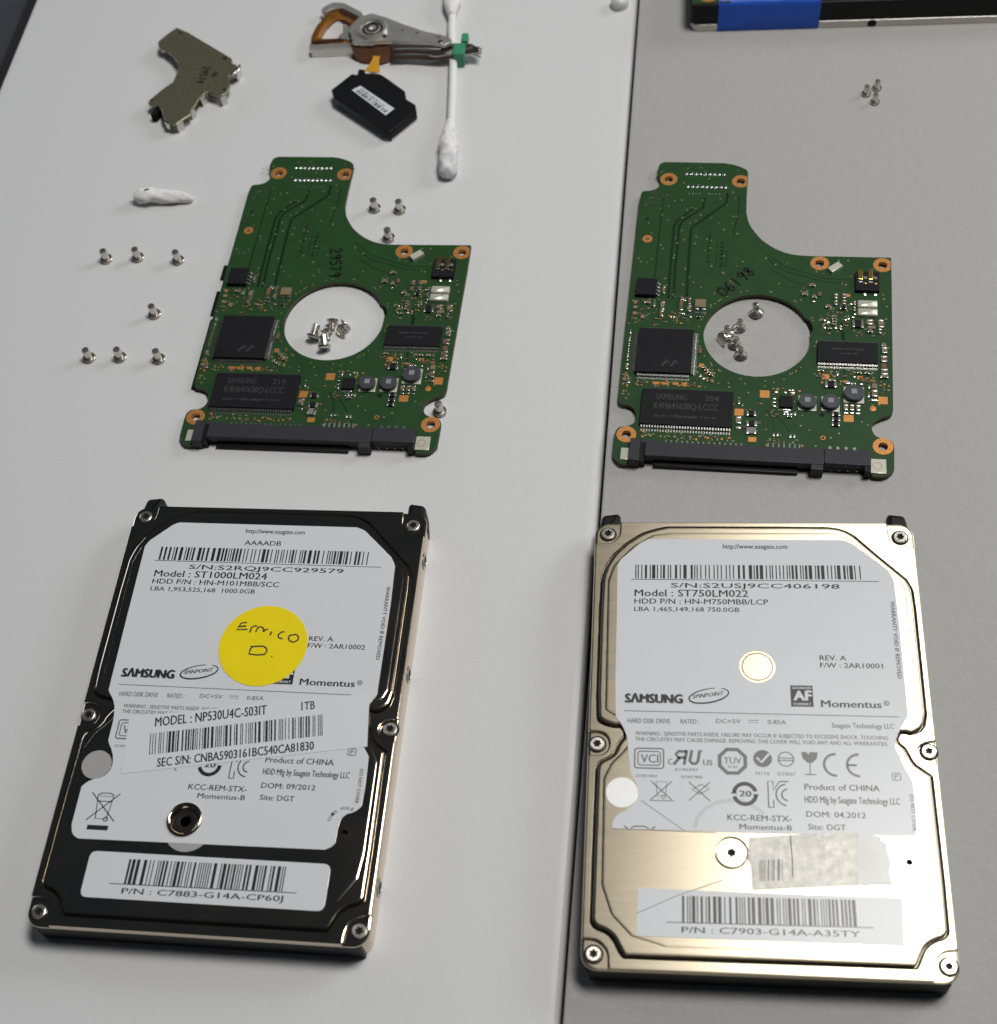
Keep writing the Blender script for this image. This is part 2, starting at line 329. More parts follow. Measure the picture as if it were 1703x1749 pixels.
RIGHT_TAIL = [(64.3, 38.8), (64.35, 31.9), (63.9, 27.6), (40, 27.3), (5.5, 27.4), (5.55, 28.9), (6.4, 30.3), (8.4, 31.4), (10.5, 33.5), (10.6, 35), (10, 37.2), (8.9, 39.2), (8.3, 44.4), (8.1, 47.2), (6.9, 50), (5.7, 51.3), (5.4, 60), (5.4, 72), (5.3, 88), (5.9, 89.4), (10.2, 93.7)]
GREY = 'label_grey_ink'; INK = 'label_ink'
def label_print(g, z, d):
    """the printing both drive labels share; d holds what differs"""
    T = lambda s, x0, x1, y, c, k=INK, b=0.0, sh=0.0: g.text(s, (x0, y), (x1, y), c, z, k, b, sh)
    T('http://www.seagate.com', 28.3, 42.2, 92.4, 1.15, INK)
    T('S/N:' + d['sn'], 16.9, 52.8, 82.4, 1.15, INK); T('Model : ' + d['model'], 9.1, d['mx'], 80.2, 1.65, INK, .012)
    T('HDD P/N : ' + d['pn'], 9.1, d['px'], 78.35, 1.25, INK, .008); T('LBA ' + d['lba'], 9.1, d['lx'], 76.5, 1.05, INK, .008)
    g.ribbon([(8.3, 84.4), (61.2, 84.3)], .14, z, INK)
    T('REV. A', 47.7, 53.1, 65.2, 1.15, INK, .01); T('F/W : ' + d['fw'], 47.7, 60.4, 63.5, 1.12, INK, .01)
    g.flat([(41.4, 54.5), (45.9, 54.5), (45.9, 59.3), (41.4, 59.3)], z, INK)
    g.text('AF', (41.9, 55.9), (45.4, 55.9), 2.1, z + .012, 'label_paper', .04); g.text('ADVANCED', (41.7, 58.45), (45.6, 58.45), .55, z + .012, 'label_paper', .02); g.text('FORMAT', (41.9, 54.8), (45.4, 54.8), .55, z + .012, 'label_paper', .02)
    T('Momentus', 47.4, 59.4, 54.5, 1.55, INK, .02); g.ring(60.5, 55.6, .42, .56, z, INK, n=20); T('R', 60.28, 60.75, 55.35, .5, INK)
    T('S\u039bMSUNG', 7.4, 19.1, 54.75, 1.95, INK, .055)
    a = .22
    for i in range(48):
        if 5 < i < 9: continue
        t0, t1 = 2 * math.pi * i / 48, 2 * math.pi * (i + 1) / 48; w = .1 + .13 * abs(math.sin(t0 * .5 + 2.6))
        pt = lambda t: (24.75 + 4.15 * math.cos(t) * math.cos(a) - 1.55 * math.sin(t) * math.sin(a), 56.65 + 4.15 * math.cos(t) * math.sin(a) + 1.55 * math.sin(t) * math.cos(a))
        g.ribbon([pt(t0), pt(t1)], w * 1.6, z, INK)
    g.text('SPINPOINT', (21.4, 55.9), (27.9, 56.9), .85, z, INK, .02, .35)
    g.ribbon([(7.4, 52.9), (62.7, 52.6)], .16, z, GREY)
    T('HARD DISK DRIVE', 8.1, 16.8, 50.2, 1.05, GREY); T('RATED :', 18.9, 22.7, 50.25, 1.0, GREY); T('DC+5V', 26.1, 31.1, 50.5, .92, GREY)
    g.ribbon([(32.7, 51.25), (34.7, 51.25)], .14, z, GREY)
    for i in range(3): g.ribbon([(32.7 + i * .72, 50.75), (33.2 + i * .72, 50.75)], .12, z, GREY)
    T('0.85A', 36.5, 40.2, 50.5, .92, GREY); T('Seagate Technology LLC', 49.3, 61.6, 49.95, 1.1, GREY)
    T('WARNING : SENSITIVE PARTS INSIDE. FAILURE MAY OCCUR IF SUBJECTED TO EXCESSIVE SHOCK. TOUCHING', 9.75, 60.2, 47.5, .85, GREY)
    T('THE CIRCUITRY MAY CAUSE DAMAGE. REMOVING THIS COVER WILL VOID ANY AND ALL WARRANTIES.', 9.75, 60.1, 46.2, .85, GREY)
    # approval marks
    for r, w in ((0, .28), (.65, .22)): g.ribbon(rrect(9.7 + r, 40.3 + r, 15.5 - r, 44.6 - r, .5, 3), w, z, GREY, True)
    g.text('VCI', (10.9, 41.5), (14.4, 41.5), 1.8, z, GREY, .0)
    g.text('C', (16.4, 41.2), (17.1, 41.2), 1.2, z, GREY, .02); g.text('US', (23.4, 41.2), (25.2, 41.2), 1.2, z, GREY, .02); g.text('E190397', (17.9, 39.85), (22.4, 39.85), .6, z, GREY)
    for pl in ([(19.6, 41.2), (20.2, 44.4)], [(20.1, 44.1), (18.5, 44.1), (18.0, 43.5), (18.4, 42.75), (19.9, 42.75)], [(18.8, 42.8), (17.5, 41.2)], [(21.2, 44.4), (20.75, 42.1), (21.2, 41.5), (22.0, 41.5), (22.4, 42.1), (22.75, 44.4)]): g.ribbon(pl, .62, z, GREY)
    g.ring(23.1, 44.3, 0, .2, z, GREY, n=10)
    oc = [(29.25 + 2.75 * math.cos(math.radians(22.5 + 45 * i)), 42.2 + 2.75 * math.sin(math.radians(22.5 + 45 * i))) for i in range(8)]
    g.ribbon(oc, .8, z, GREY, True); g.text('TUV', (27.5, 41.7), (31, 41.7), 1.3, z, GREY); g.text('SUD', (28.3, 40.7), (30.2, 40.7), .6, z, GREY)
    g.flat(circle(35.25, 42.9, 1.85, 28), z, GREY); g.ribbon([(34.1, 43.1), (35, 42.1), (36.6, 44)], .5, z + .012, 'label_paper'); g.text('N176', (33.8, 39.4), (36.5, 39.4), .65, z, GREY)
    g.ring(39.85, 42.9, 1.4, 1.62, z, GREY); g.ribbon([(38.3, 42.6), (41.4, 42.6)], .2, z, GREY); g.ribbon([(38.4, 43.1), (41.3, 43.1)], .2, z, GREY); g.text('D33027', (38.1, 39.4), (41.6, 39.4), .65, z, GREY)
    g.flat([(42.9, 44.5), (43.2, 43.1), (44.1, 42.2), (45, 42.2), (45.9, 43.1), (46.2, 44.5), (44.6, 44.5), (44.3, 43.9), (44, 44.5)], z, GREY); g.ribbon([(44.55, 42.3), (44.5, 39.7)], .2, z, GREY); g.ribbon([(43.4, 39.7), (45.7, 39.7)], .22, z, GREY)
    g.ring(49.6, 41.9, 2.05, 2.55, z, GREY, 88, 272); g.ring(54.1, 41.9, 2.05, 2.55, z, GREY, 88, 272); g.ribbon([(51.9, 41.9), (53.7, 41.9)], .45, z, GREY)
    g.ribbon(rrect(60.35, 38.9, 62, 40.4, .3, 2), .18, z, GREY, True); g.text('P', (60.8, 39.2), (61.5, 39.2), .9, z, GREY, .02)
    # row below
    for cx in (15.1, 22.6):
        g.ribbon([(cx - 2.1, 37.6), (cx + 2.1, 33.6)], .2, z, GREY); g.ribbon([(cx + 2.1, 37.6), (cx - 2.1, 33.6)], .2, z, GREY)
    g.ribbon([(12.7, 33.45), (17.6, 33.45)], .16, z, GREY); g.ribbon([(14, 37.5), (16.2, 37.5), (15.9, 34.4), (14.3, 34.4)], .15, z, GREY, True); g.ring(15.5, 34.2, .28, .42, z, GREY, n=12)
    g.ribbon([(21.2, 36), (22.6, 35), (24.6, 36.2), (23, 37.1)], .2, z, GREY, True)
    for t, x in (('DO NOT DROP', 10), ('DO NOT PRESS', 19)): T(t, x, x + 4.2, 38.35, .55, GREY)
    g.ring(31.55, 35.3, 1.75, 2.55, z, INK, 15, 170); g.ring(31.55, 35.3, 1.75, 2.55, z, INK, 195, 350); g.text('20', (30.4, 34.75), (32.7, 34.75), 1.2, z, INK, .03)
    for a0 in (0, 180):
        x = 31.55 + 2.15 * (1 if a0 == 0 else -1); g.flat([(x - .65, 35.3), (x + .65, 35.3), (x, 35.3 - .7 if a0 == 0 else 36)], z, INK)
    g.ribbon([(36.1, 32.6), (36.1, 38.1), (37.1, 38.1), (37.1, 36.2), (38.4, 38.1), (40.1, 38.1)], .22, z, INK); g.ribbon([(36.1, 32.6), (37.1, 32.6), (37.1, 34.2)], .22, z, INK)
    g.ring(39.9, 35.3, 2.15, 2.4, z, INK, 100, 262); g.ring(39.9, 35.3, 1.05, 1.3, z, INK, 95, 268)
    T('Product of CHINA', 43.2, 57.7, 36.5, 1.25, INK); T('HDD Mfg by Seagate Technology LLC', 43.1, 61.4, 33.8, 1.35, INK)
    T('DOM: ' + d['dom'], 43.3, 54.7, 30.85, 1.15, INK); T('Site: DGT', 43.5, 50.7, 28.25, 1.15, INK)
    T('KCC-REM-STX-', 28, 40.4, 29.75, 1.2, INK); T('Momentus-B', 30.3, 40.4, 27.95, 1.1, INK)
    g.text('WARRANTY VOID IF REMOVED', (63.15, 79.4), (63.2, 61.2), .85, z, INK); g.text('DO NOT COVER', (63.4, 36), (63.4, 28.5), .75, z, INK)
    for i, ch in enumerate('THIS HOLE'):
        if ch == ' ': continue
        t = math.radians(172 - i * 13); c = (61.9 + 2.9 * math.cos(t), 24.2 + 2.9 * math.sin(t)); u = (math.sin(t) * .28, -math.cos(t) * .28)
        if c[1] > d['cut']: g.text(ch, (c[0] - u[0], c[1] - u[1]), (c[0] + u[0], c[1] + u[1]), .65, z, INK)
def bin_mark(g, z, cut):
    for a, b in (((7.8, 28), (13.9, 22)), ((13.9, 28), (7.9, 22))): g.ribbon([a, b] if not cut else [a, (a[0] + (.7 if a[0] < 10 else -.7), 27.45)], .22, z, INK)
    g.ribbon([(9.1, 27.5), (10, 28), (11.8, 28), (12.7, 27.5)], .2, z, INK)
    if cut: return
    g.ribbon([(9.2, 27.3), (12.6, 27.3), (12.1, 22.4), (9.8, 22.4)], .2, z, INK, True); g.ribbon([(9.4, 26.2), (12.4, 26.2)], .18, z, INK); g.ring(12, 22.4, .35, .55, z, INK, n=14); g.flat([(8.5, 20), (13, 20), (13, 21), (8.5, 21)], z, INK)
def drive(name, label, frame, left):
    root = thing(name, label, 'hard drive', (frame[0], frame[1], 0), frame[2])
    sheet = 'polished_steel' if left else 'brushed_nickel'
    g = G(); g.prism(rrect(.45, .45, 69.4, 99.5, 3.0), 0.0, 7.15, 'polished_steel' if left else 'dark_casting', bev=.2, bottom=True); body = g.build('chassis', root)
    g = G(); g.box(1.6, .16, .2, 68.2, 1.2, 7.0, 'black_plastic', .08); g.build('front_strip', body)
    for y in (90.0, 61.0, 13.5):                                   # threaded holes in the long side
        g = G(); mtx = Matrix.Rotation(math.radians(90), 4, 'Y')
        g.lathe([(1.9, 0), (1.9, .16), (1.35, .18), (1.3, .02), (0, .0)], 'cast_aluminium' if left else 'dark_casting', n=20, mtx=Matrix.Translation((69.46, y, 3.0)) @ mtx)
        g.lathe([(1.25, 0), (1.25, .1), (0, .1)], 'dark_hole', n=16, mtx=Matrix.Translation((69.5, y, 3.0)) @ mtx); g.build('side_hole', body)
    for x0, x1, flip in ((.6, 5.6, 1), (64.6, 69.4, 0)):           # black guards at the rear corners
        pts = rrect(x0, 97, x1, 103.5, .8, 3)
        pts = [(x, y) if not ((x < (x0 + x1) / 2) == bool(flip) and y > 100) else (x + (.9 * (y - 100) / 3.5) * (1 if flip else -1), y - .4 * abs(x - (x1 if flip else x0)) / 5) for x, y in pts]
        g = G(); g.prism(pts, 0.2, 6.6, 'black_plastic', bev=.9, bottom=True); g.build('corner_guard', root)
    # stamped lid: rim with screw pockets, raised pan, shallow inner step
    mh = (28.65, 23.15); holes = [circle(*mh, 3.75 if left else 3.3, 36), circle(62.2, 22.3, .62, 14)]
    g = G(); g.prism(rrect(0, 0, 69.85, 100, 3.2, 8), 6.9, 7.9, sheet, prof=[(.3, 7.0), (.05, 7.08), (0, 7.18), (0, 7.3), (.1, 7.48), (.35, 7.6), (.7, 7.6)])
    g.prism(chaikin(dense(FLANGE), 1), 7.6, 8.45, sheet, prof=[(0, 7.55), (.06, 8.25), (.16, 8.4), (.3, 8.45), (.42, 8.45)], holes=[inset(ccw(chaikin(dense(PAN), 1)), -.6)])
    g.prism(chaikin(dense(PAN), 1), 7.55, 9.2, sheet, prof=[(0, 7.55), (.06, 8.8), (.18, 9.08), (.42, 9.2), (.7, 9.2)], holes=holes)
    g.prism(chaikin(dense(PAN2), 2), 9.2, ZT, sheet, prof=[(0, 9.19), (.1, 9.225), (.4, 9.25), (.7, 9.25)], holes=holes)
    lid = g.build('lid', root, 30)
    g = G(); g.ribbon(inset(ccw(chaikin(dense(PAN), 1)), -.3), .52, 7.68, 'dark_hole', True); g.build('groove_shade', lid, 0)  # dark strip on the groove floor, standing in for the groove's shade
    for i, (x, y) in enumerate(SCREW_AT):
        s = link('screw', COVER_SCREW, root); s.location = (x * MM, y * MM, 7.61 * MM); s.rotation_euler = (0, 0, i * .8 + (0 if left else .4))
    g = G(); g.flat(circle(62.2, 22.3, .7, 14), 7.9, 'dark_hole'); g.build('breather_hole', lid)
    # main label
    d = dict(sn='S2RQJ9CC929579', model='ST1000LM024', mx=35.4, pn='HN-M101MBB/SCC', px=38.6, lba='1,953,525,168  1000.0GB', lx=33.4, fw='2AR10002', dom='09/2012', cut=0) if left else \
        dict(sn='S2USJ9CC406198', model='ST750LM022', mx=33.4, pn='HN-M750MBB/LCP', px=37.6, lba='1,465,149,168 750.0GB', lx=31.5, fw='2AR10001', dom='04.2012', cut=27.4)
    g = G(); outl = chaikin(dense(UPPER_LABEL + (LEFT_TAIL if left else RIGHT_TAIL)), 1); zl = ZT + .07
    hs = [holes[0]] if left else [circle(34.85, 63.55, 3.75, 32)]
    g.prism(outl, ZT - .02, zl, 'label_paper', holes=hs); lab = g.build('label', root)
    g = G(); zp = zl + .02; label_print(g, zp, d); bin_mark(g, zp, not left); g.build('printing', lab, 0)
    g = G(); g.bars((9.2, 84.6), (57.9 if left else 57.5, 84.75), (9.2, 88.1), INK, zp, 58, 11 if left else 23); g.build('barcode', lab, 0)
    # lower label
    q = chaikin(dense(rrect(10.6, 6.1, 60.5, 15.6, 1.1, 2)), 1) if left else [(10.5, 6.3), (59.9, 6.2), (60.3, 15.3), (34.3, 15.3), (10.7, 15.6)]
    g = G(); g.prism(q, ZT - .02, zl, 'label_paper'); low = g.build('label', root, label='small part number label')
    g = G(); g.ribbon([(16.1, 9.1), (54.5, 9.4)], .16, zp, INK)
    g.text('P/N : ' + ('C7883-G14A-CP60J' if left else 'C7903-G14A-A35TY'), (19, 7.2), (52, 7.55), 1.15, zp, INK, .012); g.build('printing', low, 0)
    g = G(); g.bars((19.1, 9.2), (51.6, 9.5), (19.1, 14.3), INK, zp, 44, 5 if left else 9); g.build('barcode', low, 0)
    if left:
        g = G(); g.text('AAAADB', (28.6, 89.2), (37.2, 89.2), 1.2, zp, INK, .01); g.build('printing', lab, 0)
        g = G(); g.prism(circle(7.1, 34.2, 3.2, 32), ZT - .02, ZT + .05, 'grey_seal'); g.build('seal', root, label='round grey seal')
        g = G(); g.prism([(29.9 + 4.95 * math.cos(math.radians(a)), 21.4 + 4.95 * math.sin(math.radians(a))) for a in range(205, 336, 5)], ZT - .03, ZT + .03, 'grey_seal'); g.build('seal', root, label='round silver seal half under the label')
        g = G(); g.lathe([(3.74, 9.2), (3.74, 9.5), (3.6, 9.68), (3.35, 9.74), (3.05, 9.62), (2.8, 9.3), (2.6, 8.8), (2.45, 8.44)], 'polished_steel', *mh, n=40, caps=False); g.lathe([(2.5, 8.42), (2.45, 8.44), (1.2, 8.5), (1.1, 8.42), (0, 8.42)], 'dark_hole', *mh); g.build('spindle_well', root, 60)
        g = G(); g.prism([(11.7, 45.3), (13.0, 32.4), (64.2, 41.0), (63.0, 53.2)], zp, zp + .06, 'film_sticker'); st = g.build('sticker', root, label='white model sticker stuck askew across the label')
        g = G(); z2 = zp + .085; g.text('MODEL : NP530U4C-S03IT', (17.8, 43.3), (41.5, 47.3), 2.15, z2, INK, .0); g.text('1TB', (48.9, 48.55), (51.7, 49.0), 1.9, z2, INK)
        g.text('SEC S/N: CNBA5903161BC540CA81830', (20.3, 34.25), (53, 39.75), 1.95, z2, INK, .012); g.build('printing', st, 0)
        g = G(); g.bars((18.0, 36.9), (54.4, 43.0), (17.2, 41.7), INK, z2, 62, 31); g.build('barcode', st, 0)
        g = G(); g.prism(circle(37.75, 63.6, 9.85, 56), zp, zp + .09, 'yellow_paper'); st = g.build('sticker', root, label='round yellow sticker with a handwritten name')
        g = G()
        for pl in ([(33.1, 69.1), (31.85, 68.9), (31.2, 67.2), (33.55, 67.4)], [(31.55, 68.0), (33.1, 68.2)], [(34.2, 66.6), (34.4, 67.95), (35.2, 68.35), (35.6, 68.2)], [(35.5, 66.8), (35.85, 68.0), (36.5, 68.15), (37.07, 67.8), (37.3, 66.9)], [(37.3, 66.9), (37.6, 67.5), (38.2, 67.6)], [(38.9, 66.1), (39.1, 67.1)],
                   [(42.0, 67.1), (41.3, 67.0), (40.7, 66.3), (40.9, 65.6), (41.85, 65.35)], [(43.3, 66.3), (43.1, 65.6), (43.5, 64.9), (44.45, 64.6), (45.3, 65.2), (45.35, 66.0), (44.7, 66.55), (43.2, 66.25)], [(35.3, 63.2), (35.1, 62.2), (35, 61.35), (37, 61.2), (38.56, 61.4), (38.9, 62.2), (38.6, 63.0), (37.8, 63.4), (35.1, 63.15)], [(40.1, 60.95), (40.35, 61.0)]):
            g.ribbon(pl, .38, zp + .11, 'pen_ink')
        g.build('handwriting', st, 0)
    else:
        g = G(); g.prism(circle(7.25, 35, 3.2, 32), ZT - .02, ZT + .09, 'white_seal'); g.build('seal', root, label='round bright white seal')
        g = G(); g.ring(34.85, 63.55, 3.0, 3.25, ZT + .015, 'dark_casting'); g.build('pivot_ring', lid)
        g = G(); g.prism(circle(*mh, 2.95, 40), 8.35, 9.34, 'steel', bev=.12, holes=[star(*mh, 1.0, .66, 6, .3)]); g.flat(circle(*mh, 1.1, 16), 8.7, 'dark_hole')
        g.ring(mh[0], mh[1], 1.75, 1.9, 9.352, 'dark_casting', 205, 335); g.build('spindle_cap', root, 18)
        g = G(); torn = [(32.1, 26.2), (38.9, 27.0), (53, 28.0), (55.2, 28.05), (56, 27.4), (57, 27.3), (57.2, 26.4), (58.2, 25.9), (58.1, 24.6), (58.7, 22), (58.2, 20), (58.6, 17.9), (52.2, 17.5), (34.3, 16.1), (32.45, 15.9), (32.3, 20.8), (31.7, 22)]
        g.prism(torn, ZT - .02, ZT + .12, 'foil_tape'); tp = g.build('foil_tape', root, label='torn strip of silver foil tape')
        g = G(); g.prism([(52.9, 28.02), (55.2, 28.1), (56, 27.3), (57.1, 27.2), (57.2, 26.4), (58.25, 25.9), (58.15, 24.6), (58.75, 22), (58.25, 20), (58.65, 17.85), (52.2, 17.45)], ZT + .1, ZT + .16, 'foil_plain'); g.build('foil_flap', tp)
        g = G(); g.ribbon([(40, 27.0), (40.2, 22), (40.1, 18.6)], .22, ZT + .14, INK); g.bars((33.8, 17.6), (38.2, 17.9), (34, 21.8), 'label_grey_ink', ZT + .14, 9, 77); g.build('smeared_barcode', tp, 0)
        g = G()
        g.ribbon([(21.6, 28.0), (22.2, 30.2), (23.8, 32.1), (26, 33.4), (28.5, 33.9), (31, 33.8), (33.2, 32.8), (35.2, 31.2)], .8, zl + .012, 'crease_mark')
        g.ribbon([(11.1, 33.4), (15, 30.6), (19.5, 27.4)], .13, zp, 'label_grey_ink'); g.ribbon([(10.5, 10.6), (18, 14.2), (26.8, 17.65)], .12, zp, 'label_grey_ink')
        g.ribbon([(5.5, 27.35), (26, 27.1)], .16, ZT + .01, 'dark_casting'); g.build('scratches', root, 0)
    return root
drive('hard_drive', 'glossy dark hard drive with a round yellow handwritten sticker on its label', (0, 0, 0), True)
drive('hard_drive', 'brushed gold coloured hard drive with a torn label and silver foil tape', (110.90, -1.48, 0.0259), False)

# ------------------------------------------------------------------ circuit boards
BOARD = [(3.12, 92.58), (19.0, 92.57), (21.6, 92.09), (24.22, 90.87), (25.6, 89.74), (25.64, 87.26), (25.57, 80.06), (25.7, 74.05), (26.4, 70.59), (27.72, 67.87), (29.67, 64.86), (31.8, 62.9), (33.8, 61.4), (36.67, 60.0), (39.84, 59.45), (42.51, 59.4), (62.7, 59.6), (62.75, 50.92), (62.65, 40.12), (62.54, 23.08), (62.47, 10.92), (62.2, 9.63), (61.46, 9.05), (59.47, 8.21), (57.98, 7.02), (57.4, 5.73), (57.52, 4.48), (58.19, 2.96), (59.65, 2.27), (61.35, 2.06), (62.31, 1.29), (62.53, -0.18), (62.43, -6.57), (60.6, -8.7), (57.3, -8.7), (57.25, -3.3), (1.15, -3.3), (1.1, -8.75),
         (0.01, -8.8), (-1.03, -8.6), (-2.73, -6.63), (-2.76, -4.75), (-2.79, -0.01), (-2.53, 1.44), (-1.44, 2.3), (0.34, 2.47), (1.55, 3.44), (2.07, 5.08), (1.81, 6.68), (0.91, 8.26), (-0.43, 8.83), (-2.01, 9.07), (-2.64, 9.69), (-2.85, 11.33), (-2.89, 29.96), (-2.85, 44.85), (-2.8, 59.88), (-2.85, 77.36), (-2.58, 80.61), (-2.06, 81.34), (-1.03, 81.38), (0.75, 81.79), (1.96, 82.92), (2.45, 84.39), (2.1, 85.84), (1.55, 86.92), (1.19, 88.38), (1.4, 90.98), (1.98, 92.11)]
HOLES = [(4.48, 85.95), (23.77, 85.7), (44.89, 56.95), (60.6, 56.92), (0, 0), (59.97, 0)]
BIG = circle(29.87, 32.4, 13.2, 64)
BIG = [(x, y) if not (-4 < y - 35.2 < 4 and x > 30 and -2.2 < y - 36.2 < 2.2) else (x + .75, y) for x, y in BIG]
COMPS = [(5.86, 40.68, 1.01, 3.09, 'cv'), (5.74, 38.0, 0.93, 2.04, 'cv'), (3.69, 41.62, 0.63, 2.48, 'pv'), (10.57, 41.52, 0.93, 4.74, 'cv'), (11.4, 43.09, 0.55, 1.24, 'pv'), (12.54, 42.43, 0.7, 2.27, 'cv'), (12.61, 39.95, 0.93, 2.26, 'cv'), (8.28, 37.19, 0.54, 0.61, 'p'), (9.05, 37.23, 0.54, 0.61, 'p'), (-1.1, 41.51, 0.78, 1.04, 't'), (-1.05, 39.85, 0.94, 1.03, 't'), (-1.04, 37.79, 0.94, 1.02, 't'), (1.07, 36.76, 0.93, 1.22, 't'), (1.89, 41.54, 1.41, 0.83, 'c'), (5.82, 45.89, 0.63, 2.51, 'cv'),
         (-1.59, 31.95, 0.54, 1.41, 'pv'), (-1.52, 30.14, 0.46, 1.4, 'pv'), (-1.61, 28.33, 0.46, 1.59, 'cv'), (-1.61, 26.53, 0.46, 1.59, 'cv'), (-1.62, 24.75, 0.46, 1.58, 'cv'), (-1.63, 22.97, 0.46, 1.57, 'cv'), (-1.58, 20.42, 0.68, 1.95, 'cv'), (16.1, 26.44, 0.7, 1.77, 't'), (16.68, 21.95, 1.2, 1.16, 'b'), (17.4, 21.11, 0.9, 0.68, 'c'), (17.96, 20.37, 0.9, 0.68, 'c'), (18.6, 19.72, 0.9, 0.67, 'c'), (19.09, 18.88, 0.9, 0.67, 'c'), (16.55, 18.75, 0.6, 0.96, 'p'), (17.34, 17.92, 0.75, 0.86, 'p'), (-1.87, 16.52, 0.91, 0.96, 't'), (-0.76, 16.0, 0.75, 1.15, 'pv'),
         (5.91, 15.9, 1.8, 0.8, 'b'), (8.32, 15.9, 1.65, 0.8, 'b'), (10.72, 15.95, 1.5, 0.8, 'b'), (12.81, 16.0, 1.34, 0.8, 'b'), (11.02, 38.4, 1.24, 0.7, 'p'), (13.06, 37.52, 0.62, 0.81, 'p'), (15.07, 37.41, 0.92, 0.81, 'k'), (26.3, 5.54, 1.33, 2.13, 'cv'), (26.38, 3.48, 1.42, 0.67, 'p'), (29.22, 7.62, 2.31, 1.47, 'k'), (29.41, 4.59, 2.48, 1.5, 'k'), (29.39, 2.58, 2.3, 1.9, 'kg'), (34.56, 12.59, 0.89, 0.46, 'p'), (34.59, 11.45, 0.89, 0.46, 'p'), (34.62, 10.31, 0.89, 0.45, 'p'), (34.9, 14.67, 0.9, 0.69, 'p'), (37.61, 9.4, 1.95, 0.5, 'p'), (37.37, 8.7, 1.24, 0.41, 'p'), (37.03, 8.0, 0.6, 0.45, 'p'), (37.82, 8.04, 0.6, 0.45, 'p'), (38.62, 8.09, 0.6, 0.45, 'p'), (39.54, 8.32, 0.62, 1.13, 'pv'),
         (38.28, 7.24, 1.24, 0.56, 'c'), (38.11, 15.31, 0.6, 0.51, 'p'), (38.92, 15.35, 0.6, 0.51, 'p'), (37.14, 14.6, 0.72, 0.51, 'p'), (38.84, 14.6, 1.07, 0.51, 'p'), (34.68, 1.78, 0.53, 0.88, 'pv'), (35.59, 1.84, 0.53, 0.88, 'pv'), (38.58, 1.57, 0.6, 0.99, 'pv'), (39.49, 1.63, 0.59, 0.99, 'pv'), (26.2, 10.96, 0.6, 1.14, 'pv'), (43.08, 49.1, 1.64, 0.92, 'c'), (41.28, 46.08, 1.63, 1.1, 'c'), (43.6, 45.3, 1.1, 1.1, 'c'), (44.95, 46.3, .9, 1.3, 't'), (43.48, 43.89, 0.74, 0.55, 'p'), (48.94, 45.6, 1.01, 1.5, 'cv'), (48.95, 43.5, 0.94, 1.5, 'cv'), (50.97, 45.7, 1.01, 1.5, 'cv'), (50.97, 43.7, 0.94, 1.4, 'cv'), (47.1, 42.2, 1.5, 1.0, 'c'), (50.7, 41.9, 1.74, 1.2, 'k'),
         (48.57, 39.06, 1.07, 0.54, 'c'), (48.58, 38.2, 1.07, 0.54, 'c'), (48.58, 37.36, 1.07, 0.53, 'c'), (48.52, 36.47, 1.07, 0.53, 'c'), (46.24, 37.88, 0.67, 0.71, 'p'), (47.11, 37.2, 0.8, 0.53, 'p'), (46.52, 36.4, 1.07, 0.53, 'c'), (46.26, 35.47, 0.67, 0.62, 'p'), (47.46, 35.0, 1.06, 0.71, 'c'), (48.9, 35.5, 0.67, 0.71, 'p'), (50.12, 35.3, 0.66, 1.24, 'cv'), (51.31, 38.2, 0.6, 0.54, 'p'), (52.11, 38.6, 0.6, 0.62, 'p'), (53.11, 39.09, 0.8, 0.54, 'p'), (53.55, 43.52, 0.5, 1.1, 'cv'), (53.52, 41.6, 0.5, 1.4, 'cv'), (53.55, 40.2, 0.55, 0.6, 'p'), (52.7, 43.49, 0.6, 0.63, 'p'), (54.3, 36.74, 2.79, 2.31, 'k'), (57.15, 37.5, 1.46, 1.6, 'cv'), (59.87, 37.18, 1.32, 2.66, 'cv'), (57.6, 35.9, 1.9, .9, 't'), (57.27, 34.6, 1.19, 0.88, 'c'), (59.64, 34.7, 0.79, 1.5, 'cv'),
         (60.44, 30.37, 1.05, 1.04, 'c'), (60.61, 28.73, 1.37, 1.9, 'cv'), (60.45, 25.97, 1.56, 1.88, 'cv'), (60.42, 23.92, 1.17, 1.4, 't'), (60.5, 21.98, 1.68, 1.8, 'cv'), (60.44, 20.45, 1.93, 0.84, 'c'), (46.65, 20.0, 1.69, 1.6, 'b'), (45.46, 21.6, 1.44, 0.6, 'c'), (47.84, 17.34, 2.85, 1.7, 'k'), (49.44, 20.89, 0.59, 1.02, 'pv'), (48.22, 18.75, 1.5, 0.7, 'c'), (51.98, 18.24, 1.0, 0.59, 'p'), (53.2, 17.95, 1.1, 0.59, 'c'), (55.07, 18.07, 0.77, 0.5, 'p'), (53.34, 21.4, 0.78, .7, 'c'), (54.6, 21.4, 1.0, 0.6, 'c'), (56.38, 21.4, 1.16, 0.6, 'c'), (54.8, 20.1, 1.29, 1.01, 'b'), (53.4, 20.25, 0.65, 0.51, 'p'),
         (58.16, 17.57, 1.28, 1.34, 't'), (58.14, 15.32, 1.41, 1.99, 'cv'), (58.12, 13.38, 1.66, 0.5, 'p'), (56.72, 14.66, 0.51, 0.99, 'pv'), (51.4, 10.7, 1.02, 1.7, 'cv'), (51.4, 9.23, 1.08, 0.49, 'p'), (52.81, 10.7, 1.02, 1.7, 'cv'), (52.81, 9.31, 1.08, 0.49, 'p'), (54.28, 10.7, 1.02, 1.7, 'cv'), (54.21, 9.22, 1.08, 0.49, 'p'), (49.11, 8.56, 1.91, 1.14, 'k'), (49.12, 7.01, 1.91, 1.14, 'k'), (49.06, 5.55, 1.91, 1.13, 'k'), (56.87, 17.33, 0.51, 1.0, 'p')]
FO = 0.6                                                             # foam under the board
